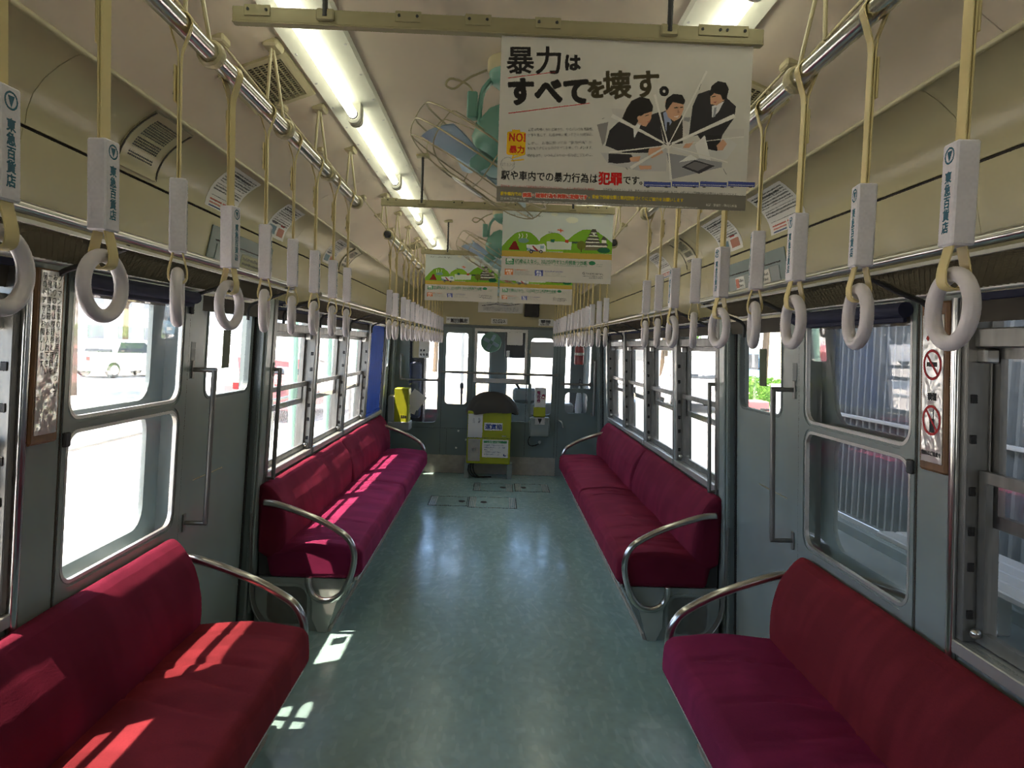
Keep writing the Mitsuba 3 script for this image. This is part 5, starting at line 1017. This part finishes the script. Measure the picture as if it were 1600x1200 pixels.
# ------------------------------------------------------------------ outside
G = -0.30
struct('ground', cbox(-90, 90, -40, 160, G - 0.2, G), 'm_concrete', 'pale sunlit concrete yard around the tram')
tb = trimesh.creation.box(bounds=[[-2.2, 10.4, G], [2.4, 60, G + 0.02]]); struct('trackbed', tb, 'm_ballast', 'sandy ballast bed in front of the tram')
k = thing('rail_track', 'pair of steel rails curving away in front of the tram', 'railway track')
for o in (-0.53, 0.53):
    pts = [(o - 0.012 * max(0, y - 14) ** 1.6 * 0.35, y, G + 0.06) for y in np.linspace(10.6, 58, 40)]; add('rail', tube(pts, 0, flat=(0.07, 0.09), up=[1, 0, 0]), 'm_steel', k)
# left: mesh fence beside the track
k = thing('mesh_fence', 'low mesh fence with a top rail outside the left windows', 'fence')
for y in np.arange(-3, 24, 1.95):
    add('post', cyl([-3.3, y + 0.25, G], [-3.3, y + 0.25, 0.62], 0.028, 10), 'm_alu', k)
add('top_rail', cyl([-3.3, -3, 0.58], [-3.3, 24, 0.58], 0.022, 10), 'm_alu', k)
st = []
for q in range(2 * 300):
    y = -3 + (q % 300) * 0.09; sg = 1 if q < 300 else -1; st.append(tube([(-3.3, y, G + 0.05), (-3.3, y + sg * 0.75, 0.56)], 0.0022, 4))
tag(add('wire_mesh', cat(st), 'm_alu', k), kind='stuff')
for i, (X_, Y_) in enumerate(((-2.55, 9.3), (-2.55, 11.2), (-2.55, 13.6))):
    tag(add('green_post', tm(m3.Manifold.cylinder(2.9, 0.055, 0.055, 14).translate((X_, Y_, G))), 'm_greenpost'), f'slim green post outside the far left windows, {ORD[i]} from the camera', 'post', 'green posts')
def car(x, y, ang, L, Wd, Hh, mat, label, kind='car', van=False):
    k = thing(kind, label, 'car' if not van else 'van')
    A = np.eye(4); A[:3, :3] = trimesh.transformations.rotation_matrix(ang, [0, 0, 1])[:3, :3]; A[:3, 3] = [x, y, G]
    def put(n, m, mt, sm=False): m = m.copy(); m.apply_transform(A); return add(n, m, mt, k, sm)
    hl = L / 2
    side = Polygon([(-hl, 0.32), (-hl + .05, 0.75), (-hl + .12, 0.92), (-hl * .55, 0.98)] + ([(-hl * .95, Hh * .97), (-hl * .85, Hh), (hl * .45, Hh), (hl * .72, 1.0)] if van else [(-hl * .62, Hh * .93), (-hl * .45, Hh), (hl * .15, Hh), (hl * .48, 0.98)]) + [(hl - .1, 0.82), (hl, 0.62), (hl, 0.32)]).buffer(0.04)
    m = extr(side, Wd); v = m.vertices; m.vertices = np.stack([v[:, 0], v[:, 2] - Wd / 2, v[:, 1]], 1); m.invert(); put('body', m, mat, 30)
    gl = Polygon([(-hl * .52, 1.0), (-hl * .44, Hh - .08), (hl * .12, Hh - .08), (hl * .40, 1.0)]) if not van else Polygon([(-hl * .85, 1.0), (-hl * .85, Hh - .1), (hl * .42, Hh - .1), (hl * .6, 1.0)])
    for e in (-1, 1):
        m = extr(gl, 0.01); v = m.vertices; m.vertices = np.stack([v[:, 0], e * (Wd / 2 + .002) + v[:, 2] - .005, v[:, 1]], 1); put('side_window', m, 'm_windscreen')
    for fx in (-1, 1):
        b0 = cbox(-0.02, 0.02, -Wd / 2 + .12, Wd / 2 - .12, 1.02, Hh - .1, .01); sh = (hl * (.42 if fx > 0 else -.56)); b0.apply_translation([sh, 0, 0]); v = b0.vertices; v[:, 0] -= fx * (v[:, 2] - 1.0) * (0.45 if not van else .2) - fx * .12; put('windscreen', b0, 'm_windscreen')
    for fx in (-.6, .6):
        for e in (-1, 1):
            w = lathe([(0, -.09), (0.2, -.09), (0.31, -.07), (0.32, 0), (0.31, .07), (0.2, .09), (0, .09)], 24); w.apply_transform(trimesh.transformations.rotation_matrix(math.pi / 2, [1, 0, 0])); w.apply_translation([fx * hl, e * (Wd / 2 - .06), 0.32]); put('wheel', w, 'm_black', 30)
            h = lathe([(0, -.11), (0.18, -.11), (0.2, -.09), (0, -.09)], 20); h.apply_transform(trimesh.transformations.rotation_matrix(e * math.pi / 2, [1, 0, 0])); h.apply_translation([fx * hl, e * (Wd / 2 - .045), 0.32]); put('hubcap', h, 'm_alu')
    for e in (-.6, .6): put('lamp', cbox(hl + .02, hl + .05, e * Wd / 2 * 1 - .12, e * Wd / 2 + .12, .66, .78, .02), 'm_white'); put('tail_lamp', cbox(-hl - .05, -hl - .02, e * Wd / 2 - .1, e * Wd / 2 + .1, .7, .85, .02), 'm_red')
    put('number_plate', cbox(-hl - .055, -hl - .04, -.17, .17, .5, .66, .004), 'm_white'); return k
car(-15.5, 31, 1.2, 4.2, 1.65, 1.5, 'm_carwhite', 'white car on the road outside the left pocket window')
car(-4.9, 17.5, 1.5, 3.6, 1.5, 1.45, 'm_carred', 'red car parked outside the first far window on the left')
car(15.2, 43, 1.75, 4.4, 1.75, 1.95, 'm_carblue', 'pale blue van on the road outside the right door window', 'van', True)
car(6.4, 24.0, 1.5, 4.2, 1.65, 1.5, 'm_carwhite', 'white car parked outside the far windows on the right')
# tree builder
def tree(x, y, h, r, label, seed, leaves=900, trunk=True):
    k = thing('tree', label, 'tree', None); g = np.random.default_rng(seed)
    if trunk:
        m = [cyl([x, y, G], [x + .1, y, G + h * .55], .16, 9, .10)] + [cyl([x + .1, y, G + h * .4], [x + dx * r * .6, y + dy * r * .6, G + h * .75], .07, 7, .03) for dx, dy in ((1, .2), (-.8, .6), (.1, -1), (-.4, -.7))]; add('trunk', cat(m), 'm_bark', k)
    cs_ = g.normal(size=(14, 3)) * [r * .42, r * .42, h * .13] + [x, y, G + h * .72]
    V, Fa = [], []
    for i in range(leaves):
        c = cs_[g.integers(14)]; d = g.normal(size=3); d /= np.linalg.norm(d); p = c + d * r * .38 * g.uniform(.5, 1) ** .5; a = g.normal(size=3); a /= np.linalg.norm(a); b = np.cross(a, d); b /= np.linalg.norm(b) + 1e-9; w = .14 * g.uniform(.7, 1.3) * (r / 2.2)
        o = len(V); V += [p - a * w, p + b * w * .55, p + a * w, p - b * w * .55]; Fa += [[o, o + 1, o + 2], [o, o + 2, o + 3]]
    tag(add('foliage', trimesh.Trimesh(np.array(V), np.array(Fa), process=False), 'm_leaf', k), kind='stuff')
tree(-19, 38, 8, 3.2, 'leafy tree beyond the road outside the left pocket window', 1, 1600)
tree(-12, 21, 7, 2.6, 'green tree outside the left door window', 2, 1600)
tree(-4.0, 48, 9, 2.6, 'tree seen through the left window of the end wall', 3, 1400)
tree(9.5, 26, 7.5, 2.8, 'green tree outside the right door window', 4, 2200)
tree(13.5, 30, 7.5, 3.0, 'bushy tree behind the beige pole on the right', 5, 1800)
tree(6.8, 30, 7.0, 2.6, 'tree outside the far windows on the right', 6, 1600)
tag(add('beige_pole', tm(m3.Manifold.cylinder(9, 0.20, 0.16, 18).translate((8.0, 21.0, G))), 'm_beigepole', smooth=40), 'thick beige pole outside the right door window', 'pole')
tag(add('grey_pole', tm(m3.Manifold.cylinder(9, 0.16, 0.13, 16).translate((-1.35, 27, G))), 'm_grey', smooth=40), 'grey pole beside the track seen through the end wall', 'pole')
g = np.random.default_rng(12); V, Fa = [], []
for i in range(3600):
    p = np.array([6.4 + g.uniform(-.35, .35), g.uniform(11, 19), G + 1.25 * g.uniform(0.1, 1) ** .7]); a = g.normal(size=3); a /= np.linalg.norm(a); b = np.cross(a, g.normal(size=3)); b /= np.linalg.norm(b); w = .06
    o = len(V); V += [p - a * w, p + b * w * .6, p + a * w, p - b * w * .6]; Fa += [[o, o + 1, o + 2], [o, o + 2, o + 3]]
k = thing('hedge', 'clipped green hedge along the yard outside the right door window', 'hedge'); tag(add('foliage', trimesh.Trimesh(np.array(V), np.array(Fa), process=False), 'm_leaf', k), kind='stuff')
add('stems', cat([cyl([6.4, y, G], [6.4, y, G + .8], .03, 6) for y in np.arange(11.2, 19, .5)]), 'm_bark', k)
# red scooter
k = thing('scooter', 'red scooter with a clear windscreen parked outside the right door', 'scooter'); sx, sy = 4.0, 10.6
for dy in (-.6, .6):
    w = lathe([(0, -.05), (.17, -.05), (.22, 0), (.17, .05), (0, .05)], 20); w.apply_transform(trimesh.transformations.rotation_matrix(math.pi / 2, [0, 1, 0])); w.apply_translation([sx, sy + dy, G + .22]); add('wheel', w, 'm_black', k, smooth=30)
add('body', rbox(sx - .16, sx + .16, sy - .1, sy + .75, G + .38, G + .72, .1, 14), 'm_carred', k, smooth=30); add('footboard', cbox(sx - .15, sx + .15, sy - .5, sy, G + .3, G + .36, .02), 'm_carred', k); add('front_shield', rbox(sx - .22, sx + .22, sy - .62, sy - .48, G + .3, G + .98, .06, 12), 'm_carred', k, smooth=30)
add('seat', rbox(sx - .14, sx + .14, sy - .05, sy + .6, G + .72, G + .82, .045, 12), 'm_black', k, smooth=30); add('handlebar', cyl([sx - .32, sy - .5, G + 1.05], [sx + .32, sy - .5, G + 1.05], .018, 10), 'm_dark', k); add('steering_head', cyl([sx, sy - .55, G + .9], [sx, sy - .5, G + 1.06], .04, 10), 'm_carred', k); add('windscreen', rbox(sx - .24, sx + .24, sy - .64, sy - .60, G + 1.0, G + 1.42, .018, 8), 'm_cloth', k)
add('cargo_box', rbox(sx - .2, sx + .2, sy + .55, sy + .95, G + .75, G + 1.1, .03, 10), 'm_carred', k, smooth=30)
# right: corrugated fence, under an unseen roof added to shade it
cx0 = 2.75; ys = np.arange(-3.2, 6.0, 0.0119); prof = [(y, 0.016 * math.copysign(min(1, abs(1.6 * math.sin(2 * math.pi * y / 0.095))), math.sin(2 * math.pi * y / 0.095))) for y in ys]
pw = Polygon([(y, x) for y, x in prof] + [(y, x + 0.004) for y, x in prof[::-1]]).buffer(0)
m = extr(pw, 2.6); v = m.vertices; m.vertices = np.stack([cx0 + v[:, 1], v[:, 0], 0.30 + v[:, 2]], 1); m.fix_normals() if False else None
k = thing('corrugated_fence', 'grey corrugated sheet fence close outside the near right windows', 'fence'); add('sheet', m, 'm_corrugated', k)
add('top_rail', cbox(cx0 - .06, cx0 - .03, -3.2, 5.95, 1.05, 1.075, .004), 'm_white', k); add('bottom_rail', cbox(cx0 - .05, cx0 + .05, -3.2, 5.95, .26, .31, .005), 'm_alu', k)
for y in (-3, -1, 1, 3, 5.9): add('post', cbox(cx0 + .03, cx0 + .09, y, y + .06, G, 3.0, .004), 'm_grey', k)
add('curb', cbox(cx0 - .10, cx0 + .12, -3.2, 6.0, G, .27, .01), 'm_platform', k)
tag(add('platform', cbox(1.46, cx0 - .10, -5.9, 6.1, G, 0.20, .01), 'm_platform'), 'grey platform slab outside the near right windows', 'platform')
k = thing('platform_roof', 'unseen canopy roof added to shade the fence and platform on the right', 'roof'); add('deck', cbox(0.85, 8.2, -6, 6.9, 2.95, 3.02), 'm_grey', k)  # added out of view, keeps the sun off the fence and slab
for y in (-3.9, -1.9, .1, 2.1, 4.1, 5.9): add('beam', cbox(1.6, 6.1, y, y + .08, 2.86, 2.95), 'm_grey', k)
for y in (-3.8, 1.0, 5.8): add('column', cbox(5.9, 6.0, y, y + .1, G, 2.9), 'm_grey', k)
k = thing('platform_bench', 'white slatted bench outside the nearest right window', 'bench')
for q in range(4): add('slat', cbox(2.14 + q * .105, 2.235 + q * .105, 1.7, 4.0, .52, .55, .006), 'm_white', k)
for y in (1.85, 2.6, 3.4): add('leg', cbox(2.2, 2.50, y, y + .05, 0.20, .52, .006), 'm_white', k)
# far buildings
def building(x0, x1, y0, y1, h, label, cols, rows, face_):
    k = thing('building', label, 'building'); add('walls', cbox(x0, x1, y0, y1, G, G + h), 'm_building', k); add('roof', cbox(x0 - .2, x1 + .2, y0 - .2, y1 + .2, G + h, G + h + .25), 'm_grey', k)
    for r in range(rows):
        for c in range(cols):
            z = G + 1 + r * 2.8
            if face_ == 'y': a = x0 + (x1 - x0) * (c + .25) / cols; add('window', cbox(a, a + (x1 - x0) / cols * .5, y0 - .04, y0 + .02, z, z + 1.3), 'm_grey', k)
            else: a = y0 + (y1 - y0) * (c + .25) / cols; xx = x0 if face_ == 'x0' else x1; add('window', cbox(xx - .04, xx + .04, a, a + (y1 - y0) / cols * .5, z, z + 1.3), 'm_grey', k)
building(-40, -28, 30, 62, 6.5, 'long pale building across the road on the left', 8, 2, 'x1')
building(3.5, 16, 62, 72, 7, 'grey building ahead seen through the right end window', 5, 2, 'y')
building(24, 34, 30, 60, 6.5, 'pale building across the road on the right', 8, 2, 'x0')
